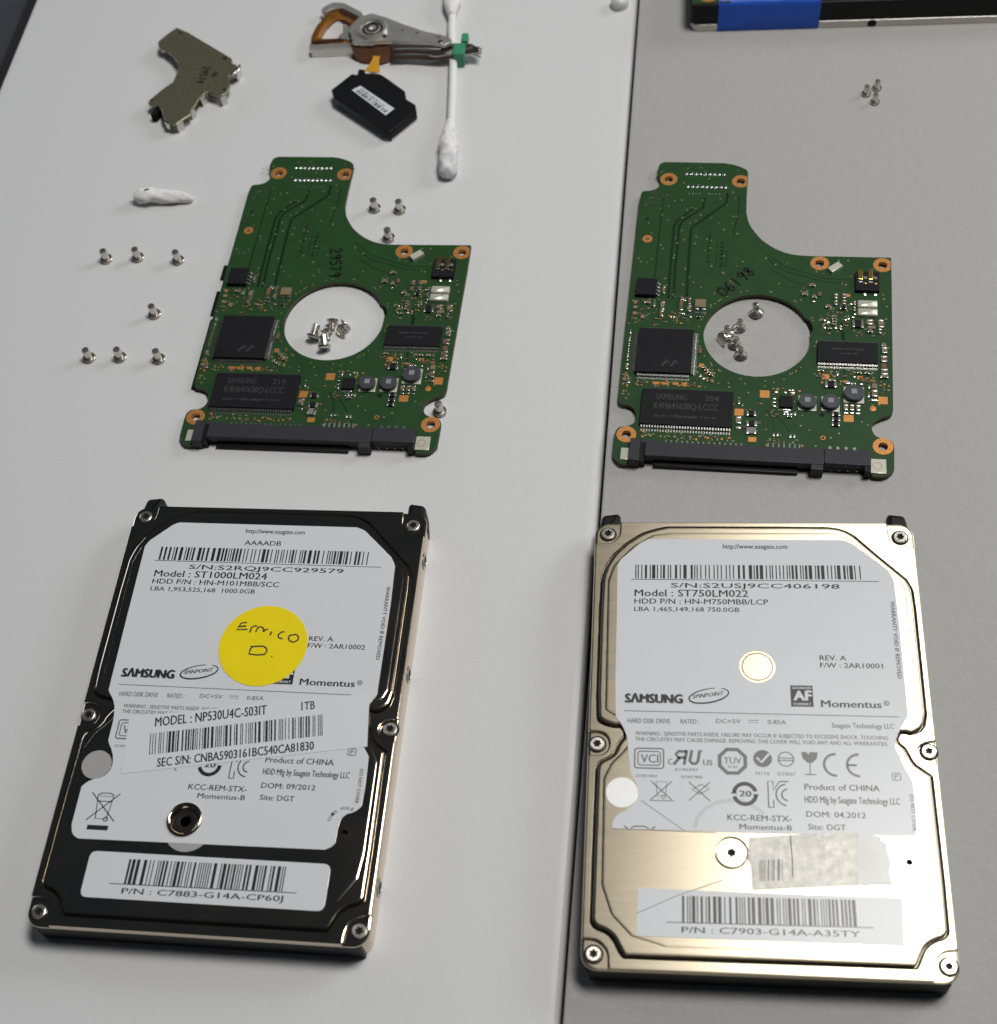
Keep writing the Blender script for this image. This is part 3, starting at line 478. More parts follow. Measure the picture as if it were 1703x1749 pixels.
TOP = 1.0                                                            # board top above board bottom
def chip_pins(g, x0, x1, y, dy, n, z, vertical=False):
    for i in range(n):
        t = x0 + (x1 - x0) * (i + .5) / n; w = abs(x1 - x0) / n * .52
        a = (lambda u, v: (v, u)) if vertical else (lambda u, v: (u, v))
        for (v0, v1, za, zb) in ((y, y + dy * .45, z + .62, z + .55), (y + dy * .45, y + dy * .62, z + .55, z + .1), (y + dy * .62, y + dy, z + .1, z + .06)):
            p = [(*a(t - w / 2, v0), za), (*a(t + w / 2, v0), za), (*a(t + w / 2, v1), zb), (*a(t - w / 2, v1), zb)]
            g.face(p, 'solder')
            g.face([(q[0], q[1], q[2] - .12) for q in p][::-1], 'solder')
PART_NAME = {'c': 'capacitor', 'cv': 'capacitor', 't': 'resistor', 'k': 'diode', 'kg': 'resistor', 'p': 'solder_pad', 'pv': 'solder_pad', 'b': 'copper_pad'}
def board(label, frame, ink, left):
    root = thing('circuit_board', label, 'circuit board', (frame[0] + .03, frame[1] + .38, FO - (0 if left else .15)), frame[2])
    z = TOP
    g = G(); ins = inset(ccw(chaikin(dense(BOARD), 1)), .35); g.prism([(x, y) for x, y in ins], -FO, 0, 'insulator_foam', holes=[circle(29.87, 32.4, 13.3, 64)] + [circle(x, y, 1.5, 16) for x, y in HOLES], bottom=False)
    if left:
        g.box(-4.3, 46.8, -FO, -2.6, 51.8, .0, 'insulator_foam'); g.box(-4.2, 34.2, -FO, -2.6, 42.5, .0, 'insulator_foam'); g.box(-3.75, 9.6, -FO, -2.6, 32.6, .0, 'insulator_foam')
    g.build('insulator_pad', root)
    g = G(); g.prism(chaikin(dense(BOARD), 1), 0, z, 'solder_mask', bev=.05, holes=[BIG] + [circle(x, y, 1.15, 20) for x, y in HOLES], side='board_core'); base = g.build('board', root)
    for i, (x, y) in enumerate(HOLES):
        g = G(); r1 = 2.35 if i > 1 else 2.3
        n = 40
        for j in range(n):
            t0, t1 = 2 * math.pi * j / n, 2 * math.pi * (j + 1) / n
            P = [(x + r * math.cos(t), y + r * math.sin(t)) for r, t in ((1.17, t0), (r1, t0), (r1, t1), (1.17, t1))]
            if max(p[0] for p in P) > (62.55 if y < 70 else 25.45): P = [(min(p[0], 62.5 if y < 70 else 25.4), p[1]) for p in P]
            if 50 < y < 58: P = [(p[0], min(p[1], 59.25)) for p in P]
            g.face([(p[0], p[1], z + .03) for p in P], 'copper_pad')
        g.lathe([(1.14, 0.02), (1.14, z + .028), (1.2, z + .034)], 'copper_pad', x, y, caps=False)
        for j in range(8): g.flat(circle(x + 1.75 * math.cos(j * .785 + .3), y + 1.75 * math.sin(j * .785 + .3), .14, 8), z + .045, 'ceramic_brown')
        g.build('mounting_ring', root)
    g = G(); g.ring(.33, 63.8, .55, 1.3, z + .03, 'copper_pad'); g.flat(circle(.33, 63.8, .55, 16), z + .02, 'ceramic_brown'); g.build('mounting_ring', root)
    # traces and vias
    g = G(); rt = random.Random(6)
    for pl, w in (([(12.2, 75.7), (7.9, 71), (7, 68.5), (6.94, 54), (7.1, 43.7)], .7), ([(14.5, 79), (14.2, 75.4), (9.2, 70.7), (8.4, 68.6), (8.2, 54), (8.5, 43.7)], .7), ([(20.5, 81), (20.3, 77.4), (16.1, 73), (11.6, 68.3), (11.45, 63.8), (11.7, 44.5)], .75), ([(3.5, 78.6), (3.3, 70), (3.3, 60), (3.2, 50.7)], .35),
                  ([(23.5, 80), (23.6, 74), (22.6, 66)], .3), ([(31, 60), (36, 55.5), (46, 51.8), (52, 51.6)], .25), ([(31, 58.5), (36, 54), (46, 50.6), (52, 50.4)], .25), ([(33, 54), (38, 50.5), (41, 49.5)], .22), ([(51, 34), (51, 22), (51.3, 16)], .5), ([(33, 9), (34.5, 6), (34.8, 3)], .3), ([(35, 8), (37, 5.5), (38.4, 3)], .3), ([(50.4, 37), (50.6, 32)], .6)):
        g.ribbon(chaikin([pl[0]] + pl + [pl[-1]], 0), w, z + .012, 'mask_trace')
    for x, y0, y1, w in ((16.5, 56, 65.3, .8), (18.6, 55, 64.6, .35), (19.9, 54.6, 63.5, .9), (21.2, 55, 60, .4)):
        yy = y0
        while yy < y1: g.ribbon([(x, yy), (x, yy + rt.uniform(.4, .9))], w, z + .01, 'mask_trace'); yy += rt.uniform(1.0, 1.5)
    g.build('traces', root, 0, kind='stuff')
    g = G(); rnd = random.Random(3)
    def onboard(x, y):
        if (x - 29.87) ** 2 + (y - 32.4) ** 2 < 14.3 ** 2 or y < -1.5 or (x > 24 and y > 58.5): return False
        for a, b, c, d2 in ((-1, 16.5, 15.6, 34), (2, .5, 26, 15), (-2, 43, 5, 50), (44, 22, 59.5, 32), (57, 1.5, 63, 9.5), (-3, 1, 2.5, 9.5), (39.5, 8, 56, 17)):
            if a < x < c and b < y < d2: return False
        return True
    for _ in range(420):
        x, y = rnd.uniform(-2, 62), rnd.uniform(-1, 91)
        if onboard(x, y): g.flat(circle(x, y, rnd.uniform(.16, .27), 7), z + .016, 'via_metal')
    for k in range(40):
        t = rnd.uniform(0, 6.28); g.flat(circle(29.87 + 14.6 * math.cos(t), 32.4 + 14.6 * math.sin(t), .2, 7), z + .016, 'via_metal')
    g.build('vias', root, 0, kind='stuff')
    g = G()
    for x0, y0, x1, y1, n in ((1, 14.9, 17.5, 16.6, 46), (15.6, 16.5, 20, 22, 26), (-2.2, 10.5, -.2, 19, 26), (-2.3, 34, 5.5, 43, 34), (5, 35, 14, 39, 26), (44.5, 17.8, 58, 22.3, 52), (45, 33.5, 53.5, 43.5, 40), (53.5, 33, 61, 38.5, 22), (33.8, 6.5, 41, 16, 34), (3, -.8, 26, 1.0, 52), (56.3, 13.5, 58.8, 20.5, 14), (59.2, 15.2, 61.6, 20.5, 12), (24.8, 2, 31.5, 11, 12), (33, -1.4, 42, .6, 16)):
        for _ in range(n):
            x, y = rt.uniform(x0, x1), rt.uniform(y0, y1); w, h = rt.uniform(.25, .75), rt.uniform(.2, .5)
            if rt.random() < .4: w, h = h, w
            if (x - 29.87) ** 2 + (y - 32.4) ** 2 < 13.8 ** 2: continue
            g.box(x - w / 2, y - h / 2, z, x + w / 2, y + h / 2, z + rt.uniform(.05, .28), rt.choice(('copper_pad', 'via_metal', 'ceramic_tan', 'ceramic_brown', 'solder', 'ceramic_brown', 'via_metal')))
    g.build('small_parts', root, 30, kind='stuff')
    # rows of solder pads at the head connector
    g = G()
    for i in range(9):
        for x0, y in ((9.14, 88.1), (9.8, 83.3)): g.prism(circle(x0 + i * 1.254, y, .42, 12, .74), z, z + .3, 'solder', prof=[(0, z), (.06, z + .16), (.2, z + .27), (.3, z + .3)])
    for x0 in (10.2, 15.45):
        for i in range(4): g.lathe([(.27, z), (.22, z + .14), (0, z + .18)], 'solder', x0 + i * .93, 80.75, n=8)
    g.build('connector_pads', root, kind='stuff')
    g = G()
    for x, y in ((.2, 80.4), (.9, 80.3), (1.6, 80.3), (3.1, 79.7), (.5, 78.8), (1.1, 78.8), (1.7, 78.8), (2.2, 78.1), (-1.4, 77.6), (-1.2, 76.9), (.2, 76.8), (.9, 76.8), (1.6, 76.8)): g.box(x - .2, y - .25, z, x + .2, y + .25, z + .18, 'solder')
    g.build('test_pads', root, kind='stuff'); 
    for x, y, r in ((-.2, 71, .45), (45.9, 8.4, .62)): g = G(); g.flat(circle(x, y, r, 14), z + .02, 'dark_hole'); g.build('drill_hole', root)
    g = G(); g.ring(46.2, 1.65, .35, .6, z + .03, 'copper_pad', n=16); g.flat(circle(46.2, 1.65, .36, 12), z + .035, 'dark_hole'); g.lathe([(.75, z), (.75, z + .02), (.7, z + .03)], 'copper_pad', 57.8, 11); g.build('test_points', root)
    for x, y, w, h in ((26.4, 8.1, 2.1, 2.0), (32.3, 13.9, 2.3, 2.2), (29.8, .2, 1.9, 1.4), (60.1, 13.5, 2.2, 2.2), (52.1, 7.7, 2.3, 2.0), (52, 46.3, 1.1, .9)):
        g = G(); g.box(x - w / 2, y - h / 2, z, x + w / 2, y + h / 2, z + .05, 'copper_pad'); g.build('copper_pad', root)
    # chips
    g = G(); g.prism(rrect(.75, 18.3, 14.25, 32.2, .2, 2), z + .2, z + 1.4, 'chip_epoxy', bev=.12); g.flat(circle(2.4, 20, .55, 16), z + 1.405, 'black_plastic'); c = g.build('processor_chip', root)
    g = G()
    for y, dy in ((18.3, -1.35), (32.2, 1.35)): chip_pins(g, 1.1, 13.9, y, dy, 36, z)
    for x, dx in ((.75, -1.3), (14.25, 1.3)): chip_pins(g, 18.7, 31.8, x, dx, 36, z, True)
    g.build('pins', c)
    g = G()
    for x in (7.0, 9.2): g.ribbon([(x, 20.2), (x + 1.4, 22.4)], .55, z + 1.41, 'chip_mark'); g.ribbon([(x + 1.4, 22.4), (x + 1.7, 21)], .25, z + 1.41, 'chip_mark')
    g.build('marking', c, 0)
    g = G(); g.prism(rrect(2.9, 2.7, 24.9, 13.4, .2, 2), z + .15, z + 1.05, 'chip_epoxy', bev=.1); c = g.build('memory_chip', root)
    g = G(); chip_pins(g, 3.1, 24.7, 2.7, -1.5, 33, z); chip_pins(g, 3.1, 24.7, 13.4, 1.0, 33, z); g.build('pins', c)
    g = G(); zc = z + 1.06; g.text('SAMSUNG', (6.3, 10.2), (13.7, 10.2), 1.7, zc, 'chip_mark', .01); g.text('219' if left else '204', (18, 10.2), (21.4, 10.2), 1.7, zc, 'chip_mark'); g.text('K4H641638Q-LCCC', (6, 7.4), (21.4, 7.4), 1.9, zc, 'chip_mark', .01)
    xx = 6.2
    while xx < 21: w = rt.uniform(.25, .6); g.ribbon([(xx, 5.2 + rt.uniform(-.2, .2)), (xx + w, 5.2 + rt.uniform(-.2, .2))], rt.uniform(.3, .8), zc, 'chip_mark'); xx += w + rt.uniform(.2, .45)
    g.build('marking', c, 0)
    g = G(); g.prism(rrect(44.6, 23.9, 59, 30.3, .15, 2), z + .15, z + 1.05, 'chip_epoxy', bev=.1); c = g.build('motor_driver_chip', root)
    g = G(); chip_pins(g, 44.7, 58.9, 23.9, -1.3, 40, z); chip_pins(g, 44.7, 58.9, 30.3, 1.2, 40, z); g.build('pins', c)
    g = G()
    for i in range(15): g.ribbon([(48 + i * .52, 28 + rt.uniform(-.15, .15)), (48.3 + i * .52, 28)], rt.uniform(.3, .75), z + 1.06, 'chip_mark')
    for i in range(9): g.ribbon([(50 + i * .5, 26.6), (50.28 + i * .5, 26.6 + rt.uniform(-.15, .15))], rt.uniform(.3, .65), z + 1.06, 'chip_mark')
    g.build('marking', c, 0)
    g = G(); g.prism(rrect(-1.15, 43.4, 4, 48.9, .15, 2), z + .1, z + 1.3, 'chip_epoxy', bev=.12); c = g.build('flash_chip', root)
    g = G(); chip_pins(g, 43.7, 48.6, 4.0, 1.0, 4, z, True); chip_pins(g, 43.7, 48.6, -1.15, -.8, 4, z, True); g.build('pins', c)
    g = G(); g.prism(rrect(35.9, 9.85, 39, 13.2, .1, 2), z + .02, z + .75, 'chip_epoxy', bev=.08); g.build('regulator_chip', root)
    g = G(); g.prism(rrect(53.7, 47.3, 59.6, 53.5, .15, 2), z, z + 1.1, 'chip_epoxy', bev=.1); c = g.build('transistor_block', root)
    for x in (54.9, 57.4):
        g = G(); g.prism(rrect(x - .6, 50.9, x + .6, 54.3, .1, 2), z + .6, z + 1.2, 'gold_plate', bev=.1); g.box(x - .6, 49.9, z + .9, x + .6, 50.5, z + 1.16, 'solder', .08); g.build('contact', c)
        g = G(); g.box(x + .75, 51.1, z + .9, x + 1.65, 51.9, z + 1.16, 'ceramic_grey', .08); g.box(x + .7, 49.5, z + .9, x + 1.7, 49.95, z + 1.16, 'gold_plate', .08); g.lathe([(.55, z), (.5, z + .3), (.2, z + .42), (0, z + .44)], 'solder', x + 1.15, 46.8, n=12); g.build('contact', c)
    for y0, y1 in ((42.05, 44.3), (39.35, 41.6)):
        g = G(); g.prism(rrect(54.2, y0, 59.1, y1, .2, 3), z, z + .9, 'crystal_can', prof=[(0, z), (0, z + .55), (.12, z + .8), (.3, z + .9)]); g.build('shunt', root)
    g = G(); g.obox(48.7, 55.05, 3.5, 1.9, math.radians(40), z, z + 1.0, 'crystal_can', .15); g.build('crystal', root)
    g = G(); g.box(14, 40.2, z, 16.75, 42.75, z + .9, 'ceramic_tan', .15); g.box(14, 39.7, z, 15.1, 40.2, z + .5, 'solder', .1); g.box(15.6, 39.7, z, 16.75, 40.2, z + .5, 'solder', .1); g.box(14, 38.6, z, 15.1, 39.1, z + .2, 'solder'); g.box(15.6, 38.6, z, 16.75, 39.1, z + .2, 'solder'); g.build('inductor_block', root)
    for x, y, r in ((42.4, 11.5, 2.15), (47.85, 11.6, 2.15), (53.3, 14.6, 2.4)):
        g = G(); g.box(x - r, y - r, z, x + r, y + r, z + .3, 'crystal_can', .08)
        g.lathe([(r * .8, z + .3), (r * .8, z + .8), (r, z + .95), (r, z + 1.35), (r * .93, z + 1.5), (0, z + 1.52)], 'ferrite', x, y, n=32)
        g.box(x - .65, y - .5, z + 1.52, x + .65, y + .9, z + 1.535, 'ferrite_mark'); g.build('inductor', root)
    for x, y, w, h, k in COMPS:
        g = G()
        if k in ('p', 'pv'): g.prism(rrect(x - w / 2, y - h / 2, x + w / 2, y + h / 2, min(w, h) * .3, 2), z, z + .32, 'solder', bev=.14)
        elif k == 'b': g.box(x - w / 2, y - h / 2, z, x + w / 2, y + h / 2, z + .06, 'copper_pad')
        elif k == 't': g.box(x - w / 2, y - h / 2, z, x + w / 2, y + h / 2, z + .4, 'ceramic_tan' if int(x * 7) % 2 else 'ceramic_brown', .08)
        else:
            body = {'c': 'ceramic_tan', 'cv': 'ceramic_tan' if int(x * 5) % 2 else 'ceramic_brown', 'k': 'chip_epoxy', 'kg': 'ceramic_grey'}[k]; ht = .62 if k != 'kg' else .5
            if k == 'cv':
                e = h * .27; g.box(x - w / 2 + .03, y - h / 2 + e, z, x + w / 2 - .03, y + h / 2 - e, z + ht - .04, body)
                for s in (-1, 1): g.box(x - w / 2, min(y + s * h / 2, y + s * (h / 2 - e)), z, x + w / 2, max(y + s * h / 2, y + s * (h / 2 - e)), z + ht, 'solder', .1)
            else:
                e = w * .24; g.box(x - w / 2 + e, y - h / 2 + .03, z, x + w / 2 - e, y + h / 2 - .03, z + ht - .04, body)
                for s in (-1, 1): g.box(min(x + s * w / 2, x + s * (w / 2 - e)), y - h / 2, z, max(x + s * w / 2, x + s * (w / 2 - e)), y + h / 2, z + ht, 'solder', .1)
        g.build(PART_NAME[k], root)
    # drive connector along the front edge: rear block, long shroud, key wall
    g = G(); zc = 2.9
    g.box(1.2, -8.6, -FO + .02, 3.6, -2.3, zc, 'slate_plastic', .15); g.box(3.6, -8.2, -FO + .03, 4.9, -2.6, zc - 1.0, 'black_plastic')
    g.box(4.9, -7.25, 1.2, 46.3, -3.0, zc, 'slate_plastic', .15); g.box(46.5, -6.95, 1.2, 57, -2.75, zc, 'slate_plastic', .15); g.box(46.2, -6.6, .4, 46.6, -3.0, zc - .12, 'black_plastic')
    g.box(43.4, -8.7, -FO + .02, 46.2, -6.9, zc - .2, 'slate_plastic', .15); g.box(5, -7.0, -FO + .02, 56.9, -3.0, 1.2, 'black_plastic'); g.box(7, -8.5, -.4, 40.5, -6.8, .5, 'black_plastic', .2); g.box(55.6, -8.4, -FO + .03, 57, -6.8, zc - .3, 'black_plastic')
    g.box(3.4, -2.7, z, 8.5, -1.6, z + .5, 'slate_plastic', .1); g.box(41.5, -2.7, z, 46.2, -1.9, z + .5, 'slate_plastic', .1)
    cn = g.build('drive_connector', root)
    g = G()
    for i in range(15): g.box(9.3 + i * 1.27, -2.9, z, 9.75 + i * 1.27, -1.15 - (i % 2) * .1, z + .2, 'solder', .05)
    for x in (33.3, 34.5, 35.8, 37, 38.3, 39.5, 40.6): g.box(x, -2.9, z, x + .4, -.6, z + .2, 'ceramic_grey', .05)
    for x in (47.8, 49.6, 51.5, 53.4): g.box(x - .4, -2.7, z, x + .4, -.8, z + .25, 'solder', .08)
    for x in (48, 50, 52, 54): g.box(x - .1, -7.2, .3, x + .1, -7.0, .6, 'gold_plate')
    g.build('connector_pins', cn, kind='stuff')
    for x0, x1, y0, y1 in ((57.1, 60.6, -7.9, -3.9), (-.9, 1.15, -7.6, -4.2)):
        g = G(); g.box(x0, y0, z, x1, y1, z + .35, 'crystal_can', .1)
        if x0 > 0: g.ring((x0 + x1) / 2 - .3, (y0 + y1) / 2, .9, 1.05, z + .36, 'via_metal')
        g.build('solder_tab', root)
    g = G()
    if left: scribble(g, ink, (24.6, 57.6), math.radians(-82), 3.0, .58, z + .05, 'marker_ink', 1.0)
    else: scribble(g, ink, (21.2, 44.3), math.radians(48), 3.3, .62, z + .05, 'marker_ink', 1.0)
    g.build('handwriting', root, 0)
    return root
board('green circuit board with a screw in its edge notch, on the white desktop', (6.01, 130.71, -0.02034), '29579', True)
board('green circuit board with 06198 inked on it, on the grey desktop', (113.84, 127.65, -0.03846), '06198', False)

# ------------------------------------------------------------------ loose screws
def screw_mesh(kind):
    g = G()
    if kind == 'pan':      # standing on its head
        g.lathe([(.0, .0), (1.25, .0), (1.62, .16), (1.76, .4), (1.76, .62), (1.6, .8), (1.0, .84)], 'screw_steel', n=28)
        prof = [(1.0, .84)]
        for i in range(10): prof += [(1.0, .95 + i * .26), (.96, 1.08 + i * .26)]
        prof += [(.98, 3.6), (.86, 3.78), (.5, 3.82), (.0, 3.82)]; g.lathe(prof, 'screw_steel', n=20)
    else:                  # flat countersunk head, standing on its head
        prof = [(.0, .0), (1.9, .0), (1.95, .12), (1.9, .22), (.85, 1.15)]
        for i in range(4): prof += [(.85, 1.25 + i * .42), (.77, 1.46 + i * .42)]
        prof += [(.8, 2.9), (.6, 3.1), (0, 3.12)]; g.lathe(prof, 'screw_steel', n=24)
    o = g.build('screw', None, 40); me = o.data; bpy.data.objects.remove(o); return me
PANS, FLATS = screw_mesh('pan'), screw_mesh('flat')
def screw(x, y, label, group=None, me=None, tilt=0.0, az=0.0, z=0.0, sc=1.0):
    me = me or PANS
    o = link('screw', me, None, label=label, category='screw')
    o.rotation_euler = (Matrix.Rotation(az, 3, 'Z') @ Matrix.Rotation(tilt, 3, 'Y')).to_euler(); o.scale = (sc,) * 3
    R = o.rotation_euler.to_matrix(); lo = min((R @ (v.co * sc)).z for v in me.vertices)
    o.location = (x * MM, y * MM, z * MM - lo)
    if group: o['group'] = group
    return o
W3 = ('farthest from the green board', 'in the middle', 'nearest the green board')
for (x, y), w in zip(((-31.2, 185.4), (-22.3, 186.0), (-10.6, 185.0)), W3): screw(x, y, 'standing screw of the row next to the cotton lump, ' + w, 'row of three screws near the cotton lump')
screw(-12.9, 165.7, 'lone steel screw standing between two rows of three screws')
for (x, y), w in zip(((-27.3, 150.6), (-18.9, 150.9), (-8.3, 150.5)), W3): screw(x, y, 'standing screw of the row away from the cotton lump, ' + w, 'row of three screws farther from the cotton lump')
screw(41.5, 204.3, 'standing screw of a side by side pair, the one nearer the green board', 'pair of screws beside the board on the white desktop')
screw(48.6, 203.7, 'standing screw of a side by side pair, the one nearer the cotton swab', 'pair of screws beside the board on the white desktop')
screw(46.9, 193.2, 'steel screw touching the curved cutout edge of the green board on white')
screw(67.6, 134.8, 'steel screw standing in the edge notch of the green board')
for x, y, a, w in ((31.9, 157.0, 1.35, 'nearest the large square chip'), (35.6, 153.6, 1.75, 'nearest the row of black inductors')):
    screw(x, y, 'round headed screw inside the board on white, ' + w, 'round headed screws inside the white desktop board', None, 1.2, a, 0, 1.0)
A = 'flat headed steel screw in the pile inside the hole of the board on white'
for x, y, t, a in ((36.2, 163.0, 1.95, -1.5), (40.0, 162.0, 1.95, -2.3), (35.2, 159.6, 1.95, -1.35), (39.2, 159.2, 2.2, 1.0)): screw(x, y, A, 'flat headed screws inside the white desktop board', FLATS, t, a, 0, .85)
A = 'flat headed screw standing on its head in the cluster inside the board marked 06198'
for x, y, t, a in ((140.6, 162.6, .1, 1.0), (137.8, 160.6, .1, 3.0), (139.6, 157.0, .12, .3), (141.0, 153.7, .06, 2.0)): screw(x, y, A, 'screws clustered inside the board on grey', FLATS, t, a, -.15, .92)
screw(136.2, 157.7, 'dark flat headed screw lying in the cluster inside the board marked 06198', None, FLATS, 1.9, .6, -.15, .92)
screw(144.9, 167.4, 'flat headed screw standing apart from the cluster inside the board marked 06198', None, FLATS, .2, 2.2, -.15, 1.0)
for x, y, w in ((175.6, 248.2, 'nearest the white desktop'), (178.6, 250.4, 'nearest the blue taped drive'), (177.8, 244.8, 'nearest the green circuit board')):
    screw(x, y, 'one of three tiny screws huddled on the grey desktop, ' + w, 'three screws huddled on the grey desktop', None, 0, 0, -.15, .78)

# ------------------------------------------------------------------ magnet yoke bracket
YOKE = [(-30.6, 278.5), (-26.7, 276.3), (-10.1, 263.7), (-9.8, 261.5), (-7.7, 260.7), (-7.2, 257.8), (-8.1, 256.3), (-9.7, 256), (-8.3, 252), (-8.9, 248.4), (-10.3, 247), (-13.9, 248.5), (-14.8, 249.3), (-16.8, 246.4), (-17.3, 242.9), (-18.5, 241.5), (-17.6, 239.7), (-20, 237), (-21.8, 234.9), (-23.5, 235.7), (-25.7, 237.8), (-27.3, 241.7), (-28.85, 243.8), (-31.1, 243.5), (-32.3, 245), (-31.1, 247.1), (-28.85, 250.6), (-26.4, 253.5), (-26, 257.5), (-26.5, 261.9), (-29, 265.3), (-32.3, 268.4), (-34.3, 269.2), (-35.2, 271.9), (-32.9, 275.7)]
root = thing('magnet_bracket', 'olive steel angled magnet bracket lying on the white desktop', 'bracket', (-22, 255, 0))
L = [(x + 22, y - 255) for x, y in YOKE]
g = G(); g.prism(chaikin(dense(L), 1), 2.7, 3.5, 'yoke_steel', prof=[(0.1, 2.7), (0, 2.8), (0, 3.36), (.1, 3.47), (.22, 3.5), (.4, 3.5)], bottom=True, holes=[circle(-6.9, 20.9, .55, 14), circle(9.3, 8.5, .95, 16), circle(-9.2, -9.2, .5, 12), circle(12.2, -5.2, .6, 12)]); pl = g.build('plate', root)
for x, y, w, a in ((6.2, -7.2, 2.8, .95), (3.9, -13.2, 1.6, .85), (1.2, -18.6, 2.2, .8), (12.2, -7.6, 1.8, .7), (-2.6, -18.6, 1.4, -.75), (14.5, 3.6, 2.4, 1.35), (-11.4, 15.0, 1.8, -.6)):
    g = G(); g.obox(x, y, w, .55, a, .02, 3.44, 'steel', .2); g.build('folded_flange', root)
g = G(); g.obox(-7.2, -12.6, 1.6, 4.4, -.3, .02, 2.5, 'insulator_foam'); g.build('magnet', root)
g = G(); g.tube([(13.2, 1.2, 3.6), (14.4, 1.8, 3.8), (15.1, 3.2, 3.8), (15.0, 5.2, 3.6)], .45, 'steel'); g.build('curled_tab', root)
g = G(); scribble(g, '29579', (3.9, 5.4), math.radians(-98), 2.2, .42, 3.53, 'marker_ink'); scribble(g, '06', (7.4, 2.8), math.radians(-98), 1.7, .28, 3.53, 'marker_ink'); g.build('handwriting', root, 0)

# ------------------------------------------------------------------ head actuator with its flexible cable and connector
root = thing('head_actuator', 'silver head actuator arm with copper coil, green comb and black connector', 'actuator', (32, 268, 0))
def rel(p): return [(x - 32, y - 268) for x, y in p]
ARM = rel([(26.3, 269.2), (24.7, 274.0), (27.0, 278.6), (30.7, 280.4), (35.6, 278.3), (41.4, 274.9), (47.4, 271.9), (55.5, 268.9), (57.2, 266.8), (54.5, 265.0), (49.8, 266.6), (38.6, 267.6), (27, 267.2)])
g = G(); g.prism(chaikin(dense(ARM), 2), 4.6, 5.8, 'arm_aluminium', bev=.25, bottom=True, holes=[circle(9.3, 4, .6, 14), circle(14, 2.7, .65, 14), circle(20.2, 1.0, .95, 16)])
g.prism(chaikin(dense(rel([(26, 269), (25.6, 274), (28, 278), (31, 279), (35, 277.4), (38.5, 274), (38.6, 268.4), (30, 267.6)])), 2), .4, 4.6, 'arm_aluminium', bottom=True)
arm = g.build('arm', root)
g = G(); g.lathe([(4.5, 5.8), (4.5, 6.5), (4.2, 6.9), (3.7, 6.95), (3.4, 6.4), (2.2, 6.35), (2.0, 6.7), (1.2, 6.75), (1.0, 6.2), (0, 6.2)], 'arm_aluminium', .3, 4.4, n=36); g.ring(.3, 4.4, 2.35, 3.2, 6.42, 'dark_casting'); g.ring(.3, 4.4, 1.25, 1.9, 6.77, 'steel'); g.build('pivot_bearing', root, 25)
g = G(); g.lathe([(.75, 5.8), (.72, 5.86), (0, 5.86)], 'dark_hole', 4.2, 1.6); g.lathe([(.8, 5.8), (.75, 6.05), (.4, 6.2), (0, 6.2)], 'steel', 21.4, -1.6); g.build('rivets', arm)
co = rel([(12.8, 270.8), (12.5, 273.3), (13.3, 278.4), (15.2, 283), (17.5, 286), (20.1, 286.2), (26.6, 281.4), (25.0, 279.4), (24.6, 272), (23.3, 270.4), (18.8, 270.3)])
ci = rel([(14.5, 272.5), (14.7, 275), (15.6, 279), (17.0, 282.3), (18.6, 284.3), (20.3, 284.2), (24.4, 280.6), (23.4, 278.4), (22.8, 275), (22.2, 272.4)])
g = G(); g.prism(chaikin(dense(co), 1), .6, 3.0, 'coil_copper', bev=.3, holes=[chaikin(ci, 1)]); cl = g.build('coil', root)
g = G()
for d in (.35, .75, 1.15): g.ribbon(inset(ccw(chaikin(dense(co), 1)), d), .12, 3.02, 'coil_cover', True)
g.build('windings', cl, 0)
g = G(); g.prism(chaikin(rel([(19.6, 286.6), (27.2, 281.6), (26.2, 280), (19.2, 284.4)]), 1), 2.9, 3.25, 'coil_cover', bev=.1); g.prism(chaikin(rel([(13.5, 271.6), (24, 272.2), (24, 270.9), (13.5, 270.2)]), 1), 2.9, 3.25, 'coil_cover', bev=.1); g.build('coil_sleeve', root)
g = G(); g.prism(chaikin(dense(rel([(12.7, 270.0), (25.6, 270.7), (26.6, 268.2), (13.2, 267.7)])), 1), .02, 3.0, 'arm_aluminium', bev=.35, bottom=True); g.build('frame_bar', root)
g = G(); g.prism(chaikin(dense(rel([(13.2, 286.0), (15.2, 288.6), (17.2, 289.8), (20.5, 289.2), (26.5, 284.8), (28.6, 281.0), (27.2, 280.6), (26.2, 282.4), (20.2, 286.7), (17.4, 286.6), (15.0, 284.6)])), 1), .02, 3.0, 'arm_aluminium', bev=.35, bottom=True); g.build('frame_bar', root)
g = G(); g.prism(chaikin(dense(rel([(21.6, 278.6), (24.6, 276.6), (26, 272), (23.6, 271.4), (20.6, 273.0), (22.2, 274.6)])), 1), .4, 3.3, 'arm_aluminium', bev=.3, bottom=True); g.build('frame_web', root)
g = G(); sh = rel([(25.8, 267.6), (37.4, 268.0), (38.9, 265.4), (35.3, 263.6), (29.2, 264.4), (27.2, 265.6)])
g.loft([[(x, y, 4.4 if y > -1 else .6) for x, y in sh], [(x, y + .15, 4.55 if y > -1 else .75) for x, y in sh]], 'flex_film', cap0='flex_film', cap1='flex_film'); fx = g.build('flex_cable', root)
g = G()
for x in (-2.6, -1.5, -.3, .7): g.lathe([(.35, 4.4), (.3, 4.75), (0, 4.85)], 'solder', x, -.6, n=10)
g.build('solder_joints', fx)
g = G(); g.loft([[(.9, -3.6, 3.0), (3.4, -4.0, 3.0)], [(1.6, -6.4, 4.4), (3.4, -6.6, 4.4)], [(1.0, -9.0, 4.5), (3.9, -9.4, 4.5)], [(-.4, -11.4, 3.9), (4.3, -12.2, 3.9)]], 'flex_amber', closed=False)
